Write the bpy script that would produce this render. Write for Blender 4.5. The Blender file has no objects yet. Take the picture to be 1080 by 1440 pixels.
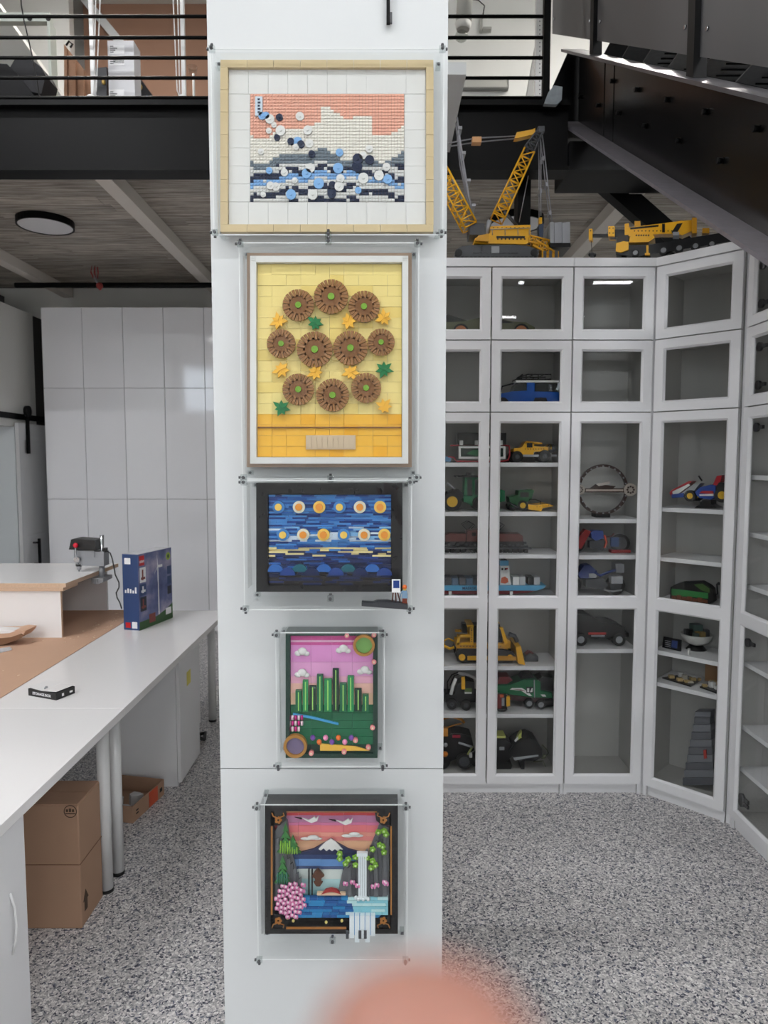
import bpy, math, random
from mathutils import Vector, Matrix
sc = bpy.context.scene
COL = sc.collection
RND = random.Random(11)

# ---------------------------------------------------------------- camera
CAM_H = 1.72; FPX = 960.0; PITCH = math.radians(4.2)
cd = bpy.data.cameras.new('camera'); cam = bpy.data.objects.new('camera', cd); COL.objects.link(cam)
cam.location = (0, 0, CAM_H); cam.rotation_euler = (math.pi/2 - PITCH, 0, 0)
cd.sensor_fit = 'VERTICAL'; cd.sensor_height = 36.0; cd.sensor_width = 27.0
cd.lens = FPX/1440*36.0; cd.clip_start = 0.01; cd.clip_end = 100
cd.dof.use_dof = True; cd.dof.focus_distance = 2.1; cd.dof.aperture_fstop = 5.2
sc.camera = cam
sc.cycles.max_bounces = 8; sc.cycles.diffuse_bounces = 4; sc.cycles.glossy_bounces = 4; sc.cycles.transparent_max_bounces = 12
# ---------------------------------------------------------------- world, exposure
w = bpy.data.worlds.new('world'); sc.world = w; w.use_nodes = True
w.node_tree.nodes['Background'].inputs[0].default_value = (0.75, 0.86, 1.0, 1)
w.node_tree.nodes['Background'].inputs[1].default_value = 1.0
vs = sc.view_settings
vs.view_transform = 'Standard'; vs.look = 'None'; vs.gamma = 1.0; vs.use_curve_mapping = False
vs.exposure = 0.68
LAMP = 36.0          # strength of the hall's linear ceiling lamps
LAMP_UP = 60.0        # lamps over the mezzanine
WINDOW = 5.0         # daylit panes behind the camera

# ---------------------------------------------------------------- helpers
_c, _s = math.cos(PITCH), math.sin(PITCH)
def ray(x, y):
    u = (x-540)/FPX; v = (720-y)/FPX
    return Vector((u, _c+v*_s, -_s+v*_c))
CP = Vector((0, 0, CAM_H))
def at(x, y, Y):
    d = ray(x, y); return CP + d*(Y/d.y)
def atz(x, y, z):
    d = ray(x, y); return CP + d*((z-CAM_H)/d.z)
def lin(c):
    o = []
    for v in c[:3]:
        v = v/255.0
        o.append(v/12.92 if v <= 0.04045 else ((v+0.055)/1.055)**2.4)
    return (o[0], o[1], o[2], 1)
MATS = {}
def mat(name, rgb=None, rough=0.5, metal=0.0, spec=0.5, coat=0.0, var=0.06, scale=9.0, emit=0.0, sss=0.0, trans=0.0):
    if name in MATS: return MATS[name]
    m = bpy.data.materials.new(name); m.use_nodes = True; MATS[name] = m
    nt = m.node_tree; b = nt.nodes['Principled BSDF']
    b.inputs['Base Color'].default_value = lin(rgb)
    b.inputs['Roughness'].default_value = rough; b.inputs['Metallic'].default_value = metal
    b.inputs['Specular IOR Level'].default_value = spec
    if coat: b.inputs['Coat Weight'].default_value = coat; b.inputs['Coat Roughness'].default_value = 0.08
    if sss: b.inputs['Subsurface Weight'].default_value = sss; b.inputs['Subsurface Radius'].default_value = (0.006, 0.002, 0.001); b.inputs['Subsurface Scale'].default_value = 1.0
    if emit: b.inputs['Emission Color'].default_value = lin(rgb); b.inputs['Emission Strength'].default_value = emit
    if var:
        tc = nt.nodes.new('ShaderNodeTexCoord'); n = nt.nodes.new('ShaderNodeTexNoise'); n.inputs['Scale'].default_value = scale; n.inputs['Detail'].default_value = 3
        mp = nt.nodes.new('ShaderNodeMapRange'); mp.inputs[3].default_value = 1-var; mp.inputs[4].default_value = 1+var
        hs = nt.nodes.new('ShaderNodeHueSaturation'); hs.inputs['Color'].default_value = lin(rgb)
        nt.links.new(tc.outputs['Object'], n.inputs['Vector']); nt.links.new(n.outputs[0], mp.inputs[0])
        nt.links.new(mp.outputs[0], hs.inputs['Value']); nt.links.new(hs.outputs[0], b.inputs['Base Color'])
    return m
def glass(name, tint=(0.945, 0.95, 0.948), ior=1.33, rough=0.0):
    if name in MATS: return MATS[name]
    m = bpy.data.materials.new(name); m.use_nodes = True; MATS[name] = m
    nt = m.node_tree; nt.nodes.clear()
    o = nt.nodes.new('ShaderNodeOutputMaterial'); mx = nt.nodes.new('ShaderNodeMixShader')
    t = nt.nodes.new('ShaderNodeBsdfTransparent'); t.inputs[0].default_value = (*tint, 1)
    g = nt.nodes.new('ShaderNodeBsdfGlossy'); g.inputs['Roughness'].default_value = rough; g.inputs[0].default_value = (1, 1, 1, 1)
    f = nt.nodes.new('ShaderNodeFresnel'); f.inputs[0].default_value = ior
    ge = nt.nodes.new('ShaderNodeNewGeometry'); sb = nt.nodes.new('ShaderNodeMath'); sb.operation = 'SUBTRACT'; sb.inputs[0].default_value = 1.0; ml = nt.nodes.new('ShaderNodeMath'); ml.operation = 'MULTIPLY'
    nt.links.new(ge.outputs['Backfacing'], sb.inputs[1]); nt.links.new(f.outputs[0], ml.inputs[0]); nt.links.new(sb.outputs[0], ml.inputs[1]); nt.links.new(ml.outputs[0], mx.inputs[0]); nt.links.new(t.outputs[0], mx.inputs[1]); nt.links.new(g.outputs[0], mx.inputs[2]); nt.links.new(mx.outputs[0], o.inputs[0])
    return m

class MB:
    """collects shapes of one mesh"""
    def __init__(self): self.v = []; self.f = []; self.mi = []; self.cur = 0; self.sm = []
    def add(self, vs, fs, smooth=False):
        b = len(self.v); self.v += [tuple(p) for p in vs]
        for f in fs: self.f.append([b+i for i in f]); self.mi.append(self.cur); self.sm.append(smooth)
        return self
    def hexa(self, p):   # p: 4 bottom ccw + 4 top ccw
        return self.add(p, [(3,2,1,0), (4,5,6,7), (0,1,5,4), (1,2,6,5), (2,3,7,6), (3,0,4,7)])
    def box(self, x0, x1, y0, y1, z0, z1):
        return self.hexa([(x0,y0,z0), (x1,y0,z0), (x1,y1,z0), (x0,y1,z0), (x0,y0,z1), (x1,y0,z1), (x1,y1,z1), (x0,y1,z1)])
    def prism(self, pts, vec):
        n = len(pts); vec = Vector(vec); P = [Vector(p) for p in pts]
        a = Vector((0, 0, 0))
        for i in range(n): a += P[i].cross(P[(i+1) % n])
        if a.dot(vec) > 0: P.reverse()
        vs = P+[p+vec for p in P]
        fs = [tuple(range(n)), tuple(range(2*n-1, n-1, -1))]+[(i, i+n, (i+1) % n+n, (i+1) % n) for i in range(n)]
        return self.add(vs, fs)
    def cyl(self, p0, p1, r0, r1=None, n=14, smooth=True):
        r1 = r0 if r1 is None else r1
        p0 = Vector(p0); p1 = Vector(p1); d = (p1-p0).normalized()
        a = d.orthogonal().normalized(); b = d.cross(a)
        vs = []
        for p, r in ((p0, r0), (p1, r1)):
            for i in range(n):
                t = 2*math.pi*i/n; vs.append(p+a*(r*math.cos(t))+b*(r*math.sin(t)))
        self.add(vs, [(i, (i+1) % n, (i+1) % n+n, i+n) for i in range(n)], smooth)
        b0 = len(self.v)-2*n
        for f in (tuple(range(n-1, -1, -1)), tuple(range(n, 2*n))):
            self.f.append([b0+i for i in f]); self.mi.append(self.cur); self.sm.append(False)
        return self
    def ring(self, p0, p1, ro, ri, n=24):
        p0 = Vector(p0); p1 = Vector(p1); d = (p1-p0).normalized(); a = d.orthogonal().normalized(); b = d.cross(a); vs = []
        for p, r in ((p0, ro), (p1, ro), (p1, ri), (p0, ri)):
            for i in range(n):
                t = 2*math.pi*i/n; vs.append(p+a*(r*math.cos(t))+b*(r*math.sin(t)))
        fs = []
        for k in range(4):
            k2 = (k+1) % 4
            for i in range(n): fs.append((k*n+i, k*n+(i+1) % n, k2*n+(i+1) % n, k2*n+i))
        return self.add(vs, fs, False)
    def tube(self, pts, r, n=6):
        P = [Vector(p) for p in pts]; vs = []; fs = []; m = len(P)
        rs = r if isinstance(r, (list, tuple)) else [r]*m
        ref = None
        for k in range(m):
            d = (P[min(k+1, m-1)]-P[max(k-1, 0)]).normalized()
            a = d.orthogonal().normalized() if ref is None else (ref-d*ref.dot(d)).normalized()
            ref = a; b = d.cross(a)
            for i in range(n):
                t = 2*math.pi*i/n; vs.append(P[k]+a*(rs[k]*math.cos(t))+b*(rs[k]*math.sin(t)))
        for k in range(m-1):
            for i in range(n): fs.append((k*n+i, k*n+(i+1) % n, (k+1)*n+(i+1) % n, (k+1)*n+i))
        fs.append(tuple(range(n-1, -1, -1))); fs.append(tuple((m-1)*n+i for i in range(n)))
        return self.add(vs, fs, True)
    def lathe(self, c, prof, n=20, ax=(0, 0, 1)):   # prof: (r, h)
        c = Vector(c); d = Vector(ax).normalized(); a = d.orthogonal().normalized(); b = d.cross(a); vs = []; fs = []; m = len(prof)
        for r, h in prof:
            for i in range(n):
                t = 2*math.pi*i/n; vs.append(c+d*h+a*(r*math.cos(t))+b*(r*math.sin(t)))
        for k in range(m-1):
            for i in range(n): fs.append((k*n+i, k*n+(i+1) % n, (k+1)*n+(i+1) % n, (k+1)*n+i))
        return self.add(vs, fs, True)
    def ell(self, c, rx, ry, rz, nu=12, nv=7):
        c = Vector(c); vs = [c+Vector((0, 0, -rz))]
        for j in range(1, nv):
            p = math.pi*j/nv-math.pi/2
            for i in range(nu):
                t = 2*math.pi*i/nu; vs.append(c+Vector((rx*math.cos(p)*math.cos(t), ry*math.cos(p)*math.sin(t), rz*math.sin(p))))
        vs.append(c+Vector((0, 0, rz))); fs = []
        for i in range(nu):
            fs.append((0, 1+(i+1) % nu, 1+i)); fs.append((len(vs)-1, 1+(nv-2)*nu+i, 1+(nv-2)*nu+(i+1) % nu))
            for j in range(nv-2): fs.append((1+j*nu+i, 1+j*nu+(i+1) % nu, 1+(j+1)*nu+(i+1) % nu, 1+(j+1)*nu+i))
        return self.add(vs, fs, True)
    def mesh(self, name, mats, o=(0, 0, 0)):
        me = bpy.data.meshes.new(name)
        me.from_pydata([(p[0]-o[0], p[1]-o[1], p[2]-o[2]) for p in self.v], [], self.f)
        for m in (mats if isinstance(mats, (list, tuple)) else [mats]): me.materials.append(m)
        me.polygons.foreach_set('material_index', self.mi); me.polygons.foreach_set('use_smooth', self.sm)
        me.update(); return me
    def build(self, name, mats, parent=None, o=(0, 0, 0), bevel=0, loc=None):
        ob = bpy.data.objects.new(name, self.mesh(name, mats, o)); COL.objects.link(ob)
        if parent is not None: ob.parent = parent
        else: ob.location = o
        if loc is not None: ob.location = loc
        if bevel:
            md = ob.modifiers.new('bevel', 'BEVEL'); md.width = bevel; md.segments = 2; md.limit_method = 'ANGLE'
        return ob
def tag(o, label=None, cat=None, group=None, kind=None):
    if label: o['label'] = label
    if cat: o['category'] = cat
    if group: o['group'] = group
    if kind: o['kind'] = kind
    return o
def empty(name, loc, rz=0.0):
    o = bpy.data.objects.new(name, None); COL.objects.link(o); o.location = loc; o.rotation_euler = (0, 0, rz); o.empty_display_size = 0.05
    return o
def piece(name, me, parent, loc=(0, 0, 0), rot=None):
    o = bpy.data.objects.new(name, me); COL.objects.link(o); o.parent = parent; o.location = loc
    if rot: o.rotation_euler = rot
    return o
def boxmesh(name, sx, sy, sz, m):   # origin at centre of the bottom/back corner (0,0,0)-(sx,sy,sz)
    return MB().box(0, sx, 0, sy, 0, sz).mesh(name, m)
def text(s, size, name, m, parent, M, depth=0.0004, align='LEFT', bold=0.0):
    cu = bpy.data.curves.new('t', 'FONT'); cu.body = s; cu.size = size; cu.extrude = depth; cu.align_x = align; cu.offset = bold; cu.resolution_u = 2
    t = bpy.data.objects.new('t', cu); COL.objects.link(t)
    dg = bpy.context.evaluated_depsgraph_get(); me = bpy.data.meshes.new_from_object(t.evaluated_get(dg))
    bpy.data.objects.remove(t); bpy.data.curves.remove(cu)
    me.materials.clear(); me.materials.append(m); me.name = name
    o = bpy.data.objects.new(name, me); COL.objects.link(o); o.parent = parent; o.matrix_local = M
    return o
# lettering that stands upright in the xz plane and reads from -y
def upright(x, y, z): return Matrix.Translation((x, y, z)) @ Matrix.Rotation(math.pi/2, 4, 'X')

class Part:
    def __init__(s, pm, name, m, parent, kind): s.pm = pm; s.name = name; s.m = m; s.parent = parent; s.mb = MB(); s.kind = kind; s.ob = None; s.label = None
    def P(s, pts, d0, d1): s.mb.prism([s.pm.pt(x, y, d0) for x, y in pts], s.pm.n*(d1-d0)); return s
    def B(s, x0, y0, x1, y1, d0, d1): return s.P([(x0, y0), (x1, y0), (x1, y1), (x0, y1)], d0, d1)
    def C(s, cx, cy, r, d0, d1, n=18, r1=None):
        k = s.pm.k(cx, cy); s.mb.cyl(s.pm.pt(cx, cy, d0), s.pm.pt(cx, cy, d1), r*k, None if r1 is None else r1*k, n); return s
    def O(s, cx, cy, ro, ri, d0, d1, n=24):
        k = s.pm.k(cx, cy); s.mb.ring(s.pm.pt(cx, cy, d0), s.pm.pt(cx, cy, d1), ro*k, ri*k, n); return s
    def L(s, pts, r, n=6): s.mb.tube([s.pm.pt(*p) for p in pts], r, n); return s
    def E(s, cx, cy, rx, ry, d, rd, nu=10, nv=6):
        k = s.pm.k(cx, cy); s.mb.ell(s.pm.pt(cx, cy, d), rx*k, rd, ry*k, nu, nv); return s
class PM:
    """a thing laid out on an upright plane; d = depth behind that plane in metres"""
    def __init__(s, name, label, cat, Y=None, base=None, group=None, o=None, n=None, root=None):
        s.o = Vector(o) if o else Vector((0, Y, 0)); s.n = Vector(n).normalized() if n else Vector((0, 1, 0)); s.parts = []
        s.root = root or empty(name, s.pt(base[0], base[1], 0))
        if root is None: tag(s.root, label, cat, group)
        s.loc = Vector(s.root.location)
    def pt(s, x, y, d=0):
        r = ray(x, y); return CP+r*((s.o-CP).dot(s.n)/r.dot(s.n))+s.n*d
    def k(s, x, y): return (s.pt(x, y+1)-s.pt(x, y)).length
    def part(s, name, m, parent=None, kind=None):
        p = Part(s, name, m, parent, kind); s.parts.append(p); return p
    def wheel(s, cx, cy, r, d0, wd, tyre, hub, hr=0.55, far=None, name='wheel', spokes=0):
        for d in ((d0,) if far is None else (d0, far)):
            t = s.part(name, tyre); t.C(cx, cy, r, d+0.15*wd, d+wd*0.85, 22); t.O(cx, cy, r*0.94, r*hr, d, d+wd, 22)
            h = s.part('hub', hub, t); h.C(cx, cy, r*hr*0.98, d+0.1*wd, d+wd*0.5, 16); h.C(cx, cy, r*0.14, d-0.002, d+0.2*wd, 8)
            for i in range(spokes):
                a = 2*math.pi*i/spokes; h.C(cx+r*hr*0.6*math.cos(a), cy+r*hr*0.6*math.sin(a), r*0.09, d+0.02*wd, d+0.2*wd, 6)
    def seat(s, z):
        """build, then set the thing down on height z"""
        lo = min(p.mb.v[i][2] for p in s.parts for i in range(len(p.mb.v)))
        s.done(); s.root.location.z += z+.0004-lo; return s.root
    def done(s, bevel=0):
        for p in s.parts:
            if p.ob or not p.mb.v: continue
            par = s.root if p.parent is None else p.parent.ob
            p.ob = p.mb.build(p.name, p.m, par, s.loc if p.parent is None or True else (0, 0, 0), bevel)
            if p.kind: p.ob['kind'] = p.kind
            if p.label: p.ob['label'] = p.label
        return s.root
# ================================================================ materials of the setting
def node_mat(name):
    m = bpy.data.materials.new(name); m.use_nodes = True; MATS[name] = m
    return m, m.node_tree, m.node_tree.nodes['Principled BSDF']
# flake floor: coloured chips in clear resin
fm, nt, bs = node_mat('flake_floor')
tc = nt.nodes.new('ShaderNodeTexCoord'); vo = nt.nodes.new('ShaderNodeTexVoronoi'); vo.inputs['Scale'].default_value = 168
nz = nt.nodes.new('ShaderNodeTexNoise'); nz.inputs['Scale'].default_value = 60; mxv = nt.nodes.new('ShaderNodeVectorMath'); mxv.operation = 'MULTIPLY_ADD'; mxv.inputs[1].default_value = (0.02, 0.02, 0.02)
nt.links.new(tc.outputs['Object'], nz.inputs['Vector']); nt.links.new(nz.outputs['Color'], mxv.inputs[0]); nt.links.new(tc.outputs['Object'], mxv.inputs[2])
nt.links.new(mxv.outputs[0], vo.inputs['Vector'])
sx = nt.nodes.new('ShaderNodeSeparateColor'); nt.links.new(vo.outputs['Color'], sx.inputs[0])
cr = nt.nodes.new('ShaderNodeValToRGB'); cr.color_ramp.interpolation = 'CONSTANT'; el = cr.color_ramp.elements
stops = [(0, (66, 68, 82)), (0.11, (144, 143, 146)), (0.28, (180, 177, 177)), (0.52, (204, 200, 199)), (0.76, (230, 226, 224)), (0.92, (96, 100, 118)), (0.96, (240, 238, 236))]
el[0].position = 0; el[0].color = lin(stops[0][1]); el[1].position = stops[1][0]; el[1].color = lin(stops[1][1])
for p, c in stops[2:]: e = el.new(p); e.color = lin(c)
nt.links.new(sx.outputs[0], cr.inputs[0]); nt.links.new(cr.outputs[0], bs.inputs['Base Color']); bs.inputs['Roughness'].default_value = 0.42; bs.inputs['Specular IOR Level'].default_value = 0.4
# whitewashed planks
pm_, nt, bs = node_mat('whitewashed_plank')
tc = nt.nodes.new('ShaderNodeTexCoord'); oi = nt.nodes.new('ShaderNodeObjectInfo'); ad = nt.nodes.new('ShaderNodeVectorMath'); ad.operation = 'ADD'
sc_ = nt.nodes.new('ShaderNodeVectorMath'); sc_.operation = 'SCALE'; cmb = nt.nodes.new('ShaderNodeCombineXYZ')
nt.links.new(oi.outputs['Random'], cmb.inputs[0]); nt.links.new(oi.outputs['Random'], cmb.inputs[1]); nt.links.new(cmb.outputs[0], sc_.inputs[0]); sc_.inputs['Scale'].default_value = 37
nt.links.new(tc.outputs['Object'], ad.inputs[0]); nt.links.new(sc_.outputs[0], ad.inputs[1])
mp = nt.nodes.new('ShaderNodeMapping'); mp.inputs['Scale'].default_value = (1.6, 22, 1); nt.links.new(ad.outputs[0], mp.inputs[0])
nz = nt.nodes.new('ShaderNodeTexNoise'); nz.inputs['Scale'].default_value = 1.6; nz.inputs['Detail'].default_value = 6; nz.inputs['Roughness'].default_value = 0.65; nt.links.new(mp.outputs[0], nz.inputs['Vector'])
cr = nt.nodes.new('ShaderNodeValToRGB'); el = cr.color_ramp.elements
el[0].position = 0.30; el[0].color = lin((92, 84, 76)); el[1].position = 0.62; el[1].color = lin((196, 190, 180)); e = el.new(0.47); e.color = lin((158, 150, 140))
nt.links.new(nz.outputs[0], cr.inputs[0])
hs = nt.nodes.new('ShaderNodeHueSaturation'); mr = nt.nodes.new('ShaderNodeMapRange'); mr.inputs[3].default_value = 0.78; mr.inputs[4].default_value = 1.12
nt.links.new(oi.outputs['Random'], mr.inputs[0]); nt.links.new(mr.outputs[0], hs.inputs['Value']); nt.links.new(cr.outputs[0], hs.inputs['Color']); nt.links.new(hs.outputs[0], bs.inputs['Base Color']); bs.inputs['Roughness'].default_value = 0.6

WHITE = mat('white_paint', (212, 215, 216), 0.55, var=0.015, scale=2)
WALLW = mat('wall_paint', (222, 222, 219), 0.7, var=0.02, scale=2)
WALLU = mat('upper_wall_paint', (232, 232, 228), 0.7, var=0.02, scale=2)
BROWNW = mat('brown_wall', (142, 108, 88), 0.75, var=0.05, scale=3)
BLKST = mat('black_steel', (7, 7, 8), 0.45, spec=0.14, var=0.10, scale=3)
BLKGL = mat('black_gloss_steel', (9, 9, 10), 0.26, spec=0.4, var=0.1, scale=3)
GREYP = mat('grey_sheet', (72, 72, 74), 0.45, var=0.04, scale=4)
DARK = mat('dark_gap', (28, 27, 26), 0.8, var=0)
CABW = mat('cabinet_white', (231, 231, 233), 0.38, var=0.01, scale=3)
CABIN = mat('cabinet_inside_shade', (184, 183, 180), 0.5, var=0.01, scale=3)  # cabinet white greyed: the shade inside is put into the colour
GLOSSW = mat('gloss_white_door', (244, 244, 248), 0.06, spec=0.5, var=0.015, scale=2)
LAMPOFF = mat('lamp_opal', (225, 225, 228), 0.5, var=0)
GLASS = glass('pane_glass'); ACRYL = glass('acrylic', (0.975, 0.98, 0.98), 1.35, 0.02)
ACRE = mat('acrylic_edge', (226, 230, 230), .25, var=0)
def struct(mb, name, m, label=None, **k):
    o = mb.build(name, m, **k); tag(o, label, None, None, 'structure'); return o

# ================================================================ shell
RX0, RX1, RY0, RY1, RTOP = -8.2, 5.8, -13.0, 7.45, 6.3
struct(MB().box(RX0-.2, RX1+.2, RY0-.2, RY1+.2, -0.1, 0), 'floor', fm, 'grey flake epoxy floor')
struct(MB().box(RX0-.2, RX1+.2, RY1, RY1+.15, 0, RTOP), 'wall_back', WALLW, 'off-white back wall under the mezzanine')
struct(MB().box(RX1, RX1+.15, RY0, RY1, 0, RTOP), 'wall_right', WALLU, 'off-white right wall')
struct(MB().box(RX0-.15, RX0, RY0, RY1, 0, RTOP), 'wall_hall', WALLU, 'off-white far left wall of the hall')
struct(MB().box(RX0-.15, RX1+.15, RY0-.15, RY1+.15, RTOP, RTOP+.1), 'ceiling_hall', WALLU, 'pale high ceiling over the hall')
# rear wall with daylit windows (behind the camera)
rw = struct(MB().box(RX0, RX1, RY0-.15, RY0, 0, RTOP), 'wall_rear', WALLU, 'off-white wall facing the display column')
PANE = mat('daylit_pane', (226, 238, 250), 0.3, var=0, emit=WINDOW)
for i, (x0, x1, z0, z1) in enumerate([(-7.7, -6.5, 3.7, 5.3), (-5.6, -4.4, 3.7, 5.3), (4.2, 5.4, 3.7, 5.3)]):
    f = MB()
    for a in ((x0-.06, x1+.06, z0-.06, z0), (x0-.06, x1+.06, z1, z1+.06), (x0-.06, x0, z0, z1), (x1, x1+.06, z0, z1), ((x0+x1)/2-.02, (x0+x1)/2+.02, z0, z1)):
        f.box(a[0], a[1], RY0+.002, RY0+.05, a[2], a[3])
    fo = struct(f, 'window_%d' % (i+1), WHITE, 'white window frame in the rear wall')
    MB().box(x0, x1, RY0+.004, RY0+.02, z0, z1).build('pane', PANE, fo)

# left wall under the mezzanine with a doorway (Y 5.3..6.60), wall is 0.3 thick
WX = -3.55
wl = MB(); wl.box(WX-.3, WX, 4.3, 5.5, 0, 3.2); wl.box(WX-.3, WX, 6.60, 7.02, 0, 3.2); wl.box(WX-.3, WX, 5.5, 6.60, 2.06, 3.2)
struct(wl, 'wall_left', WALLW, 'white partition wall with a doorway at the left')
struct(MB().box(WX-.25, WX-.02, 7.02, RY1, 0, 3.2), 'trim_1', mat('gap_shade', (70, 68, 66), 0.7), 'dark fill painted as the shaded gap between the partition and the tall cupboards')  # dark box added to stand in for a shaded gap
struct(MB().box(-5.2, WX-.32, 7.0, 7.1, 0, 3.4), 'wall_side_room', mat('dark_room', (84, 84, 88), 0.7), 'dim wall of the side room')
# pillar clad in white panels
pil = struct(MB().box(-.425, .14, 1.82, 2.4, 0, RTOP), 'wall_pillar', WHITE, 'square white pillar in the middle of the room')
CLX0, CLX1 = -.445, .161
ZJ = at(450, 1081, 1.8).z
for a, b in ((0.0, ZJ-.0012), (ZJ+.0012, 3.4), (3.403, RTOP)):
    MB().box(CLX0, CLX1, 1.80, 1.819, a, b).build('panel', WHITE, pil, bevel=.0008)
    MB().box(CLX0, CLX0+.019, 1.8195, 2.41, a, b).build('panel', WHITE, pil); MB().box(CLX1-.019, CLX1, 1.8195, 2.41, a, b).build('panel', WHITE, pil)

# ================================================================ mezzanine
BY = 4.20; ZB = 3.436; ZT = 3.83; CEZ = 3.56
bm = MB()
bm.box(-6.1, 1.09, BY, BY+.012, ZB+.02, ZT-.02); bm.box(-6.1, 1.09, BY-.04, BY+.10, ZB, ZB+.025)
bm.box(-6.1, 1.09, BY-.05, BY+.10, ZT-.03, ZT)
struct(bm, 'beam_mezzanine', BLKST, 'deep black steel edge beam of the mezzanine')
struct(MB().box(-6.1, 1.09, BY+.11, RY1-.01, CEZ+.012, ZT-.005).box(1.09, 4.55, BY+.32, RY1-.01, CEZ+.012, ZT-.005), 'floor_mezzanine', mat('deck', (60, 58, 55), 0.8), 'mezzanine floor slab')
ce = struct(MB().box(-6.1, 4.55, BY+.115, RY1-.012, CEZ+.009, CEZ+.0115), 'ceiling', DARK, 'plank ceiling under the mezzanine')
meshes = {}
for L in (1.18, 1.5, 1.9): meshes[L] = boxmesh('plank', L, .143, .009, pm_)
yy = BY+.118
while yy < RY1-.16:
    xx = -3.9-RND.random()*1.5
    while xx < 4.0:
        L = RND.choice((1.18, 1.5, 1.9)); L2 = L
        if xx+L < 4.5: piece('plank', meshes[L], ce, (xx, yy, CEZ+RND.uniform(0, .0015)))
        xx += L+.003
    yy += .1465
# white boxed joists
jm = mat('joist_paint', (222, 216, 208), 0.6, var=.02)
for i, x in enumerate((-1.795, -3.42, .92+.68)):
    struct(MB().box(x, x+.105, BY+.12, RY1-.02, ZB+.03, CEZ-.001), 'trim_%d' % (i+2), jm, 'white boxed joist under the plank ceiling')
# black steel posts and braces under the mezzanine
struct(MB().box(.825, .905, 4.34, 4.46, 0, CEZ-.001), 'column_steel', BLKST, 'black steel post under the mezzanine')
# white boxed bulkhead behind the pillar
struct(MB().box(-.2, .385, 3.34, BY-.055, 3.53, 3.585), 'trim_8', WHITE, 'white boxed bulkhead reaching back to the mezzanine beam')
# railing
zr = [at(150, y, BY).z for y in (20, 50, 78.5, 107, 135)]
rl = empty('railing', (-1.8, BY+.02, ZT)); tag(rl, 'black steel mezzanine railing with thin horizontal bars', 'railing')
o = (-1.8, BY+.02, ZT)
px = [-5.9, -2.95, -.2, at(769, 80, BY).x]
for z in zr+[zr[0]+.13, zr[0]+.26]:
    MB().cyl((px[0], BY+.02, z), (px[-1], BY+.02, z), .0095, n=10).build('bar', BLKST, rl, o)
for x in px: MB().box(x-.02, x+.02, BY, BY+.04, ZT, ZT+1.1).build('post', BLKST, rl, o)

# ================================================================ upper room
struct(MB().box(-3.02, .3, 7.2, 7.3, ZT, RTOP), 'wall_upper_brown', BROWNW, 'brown upper wall behind the railing')
struct(MB().box(-6.1, -3.03, 6.9, 7.0, ZT, RTOP), 'wall_upper_left', WALLW, 'pale upper wall at the left')
cm_ = MB(); cm_.prism([(-6.1, 4.6, RTOP-.02), (-3.6, 4.6, RTOP-.02), (-3.05, 6.88, 5.15), (-6.1, 6.88, 5.15)], (0, 0, .04)); struct(cm_, 'ceiling_slope', WALLU, 'sloping pale ceiling of the upper room')
struct(MB().box(.31, 4.55, 7.0, 7.1, ZT, RTOP), 'wall_upper_right', WALLU, 'pale grey upper wall at the right')
# sloped white trim along the brown wall
st = MB(); p0 = at(120, 0, 7.15); p1 = at(168, 58, 7.15)
st.prism([p0+Vector((-.05, 0, 0)), p0+Vector((.05, 0, 0)), p1+Vector((.05, 0, 0)), p1+Vector((-.05, 0, 0))], (0, .04, 0)); struct(st, 'trim_9', WHITE, 'sloping white trim at the brown wall')
# ================================================================ lamps of the hall
OPAL = mat('lit_diffuser', (252, 253, 255), 0.4, var=0, emit=LAMP)
OPALU = mat('lit_diffuser_upper', (255, 250, 244), 0.4, var=0, emit=LAMP_UP)
HOUS = mat('lamp_housing', (220, 220, 222), 0.5, var=0)
def linear_lamp(x, y, z, L, m, label, along='y', wd=.16):
    r = empty('ceiling_light', (x, y, z)); tag(r, label, 'ceiling light', 'linear lamps over the hall')
    a, b = (wd/2, L/2) if along == 'y' else (L/2, wd/2)
    MB().box(-a-.02, a+.02, -b-.02, b+.02, .011, .08).build('housing', HOUS, r)
    MB().box(-a, a, -b, b, 0, .01).build('diffuser', m, r)
    for s in (-1, 1):
        q = (0, s*b*.8) if along == 'y' else (s*a*.8, 0)
        MB().cyl((q[0], q[1], .08), (q[0], q[1], RTOP-z), .003, n=6).build('cable', DARK, r)
for x, y, L, where in ((-2.9, 2.4, 1.5, 'left of the pillar'), (3.2, 2.4, 1.5, 'right of the pillar'), (.3, -.5, 1.5, 'above the camera'), (-3.2, -.5, 1.5, 'left of the camera'), (3.2, -.5, 1.5, 'right of the camera'),
        (-4.5, -3.2, 1.8, 'first behind the camera in the left row'), (4.0, -3.2, 1.8, 'first behind the camera in the right row'), (-4.5, -6.0, 1.8, 'second behind the camera in the left row'), (4.1, -6.0, 1.8, 'second behind the camera in the right row'),
        (-4.5, -8.1, 1.8, 'third behind the camera in the left row'), (4.1, -8.1, 2.4, 'third behind the camera in the right row'), (-4.5, -11.6, 1.8, 'last in the left row'), (4.1, -11.6, 2.4, 'last in the right row')):
    linear_lamp(x, y, 5.55, L, OPAL, 'long linear lamp hung from the hall ceiling, '+where, 'x', .22)
for x in (-2.2, 2.4):
    linear_lamp(x, 5.5, 6.1, 1.2, OPALU, 'long linear lamp over the mezzanine, %s one' % ('left' if x < 0 else 'right'), 'x')
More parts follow.
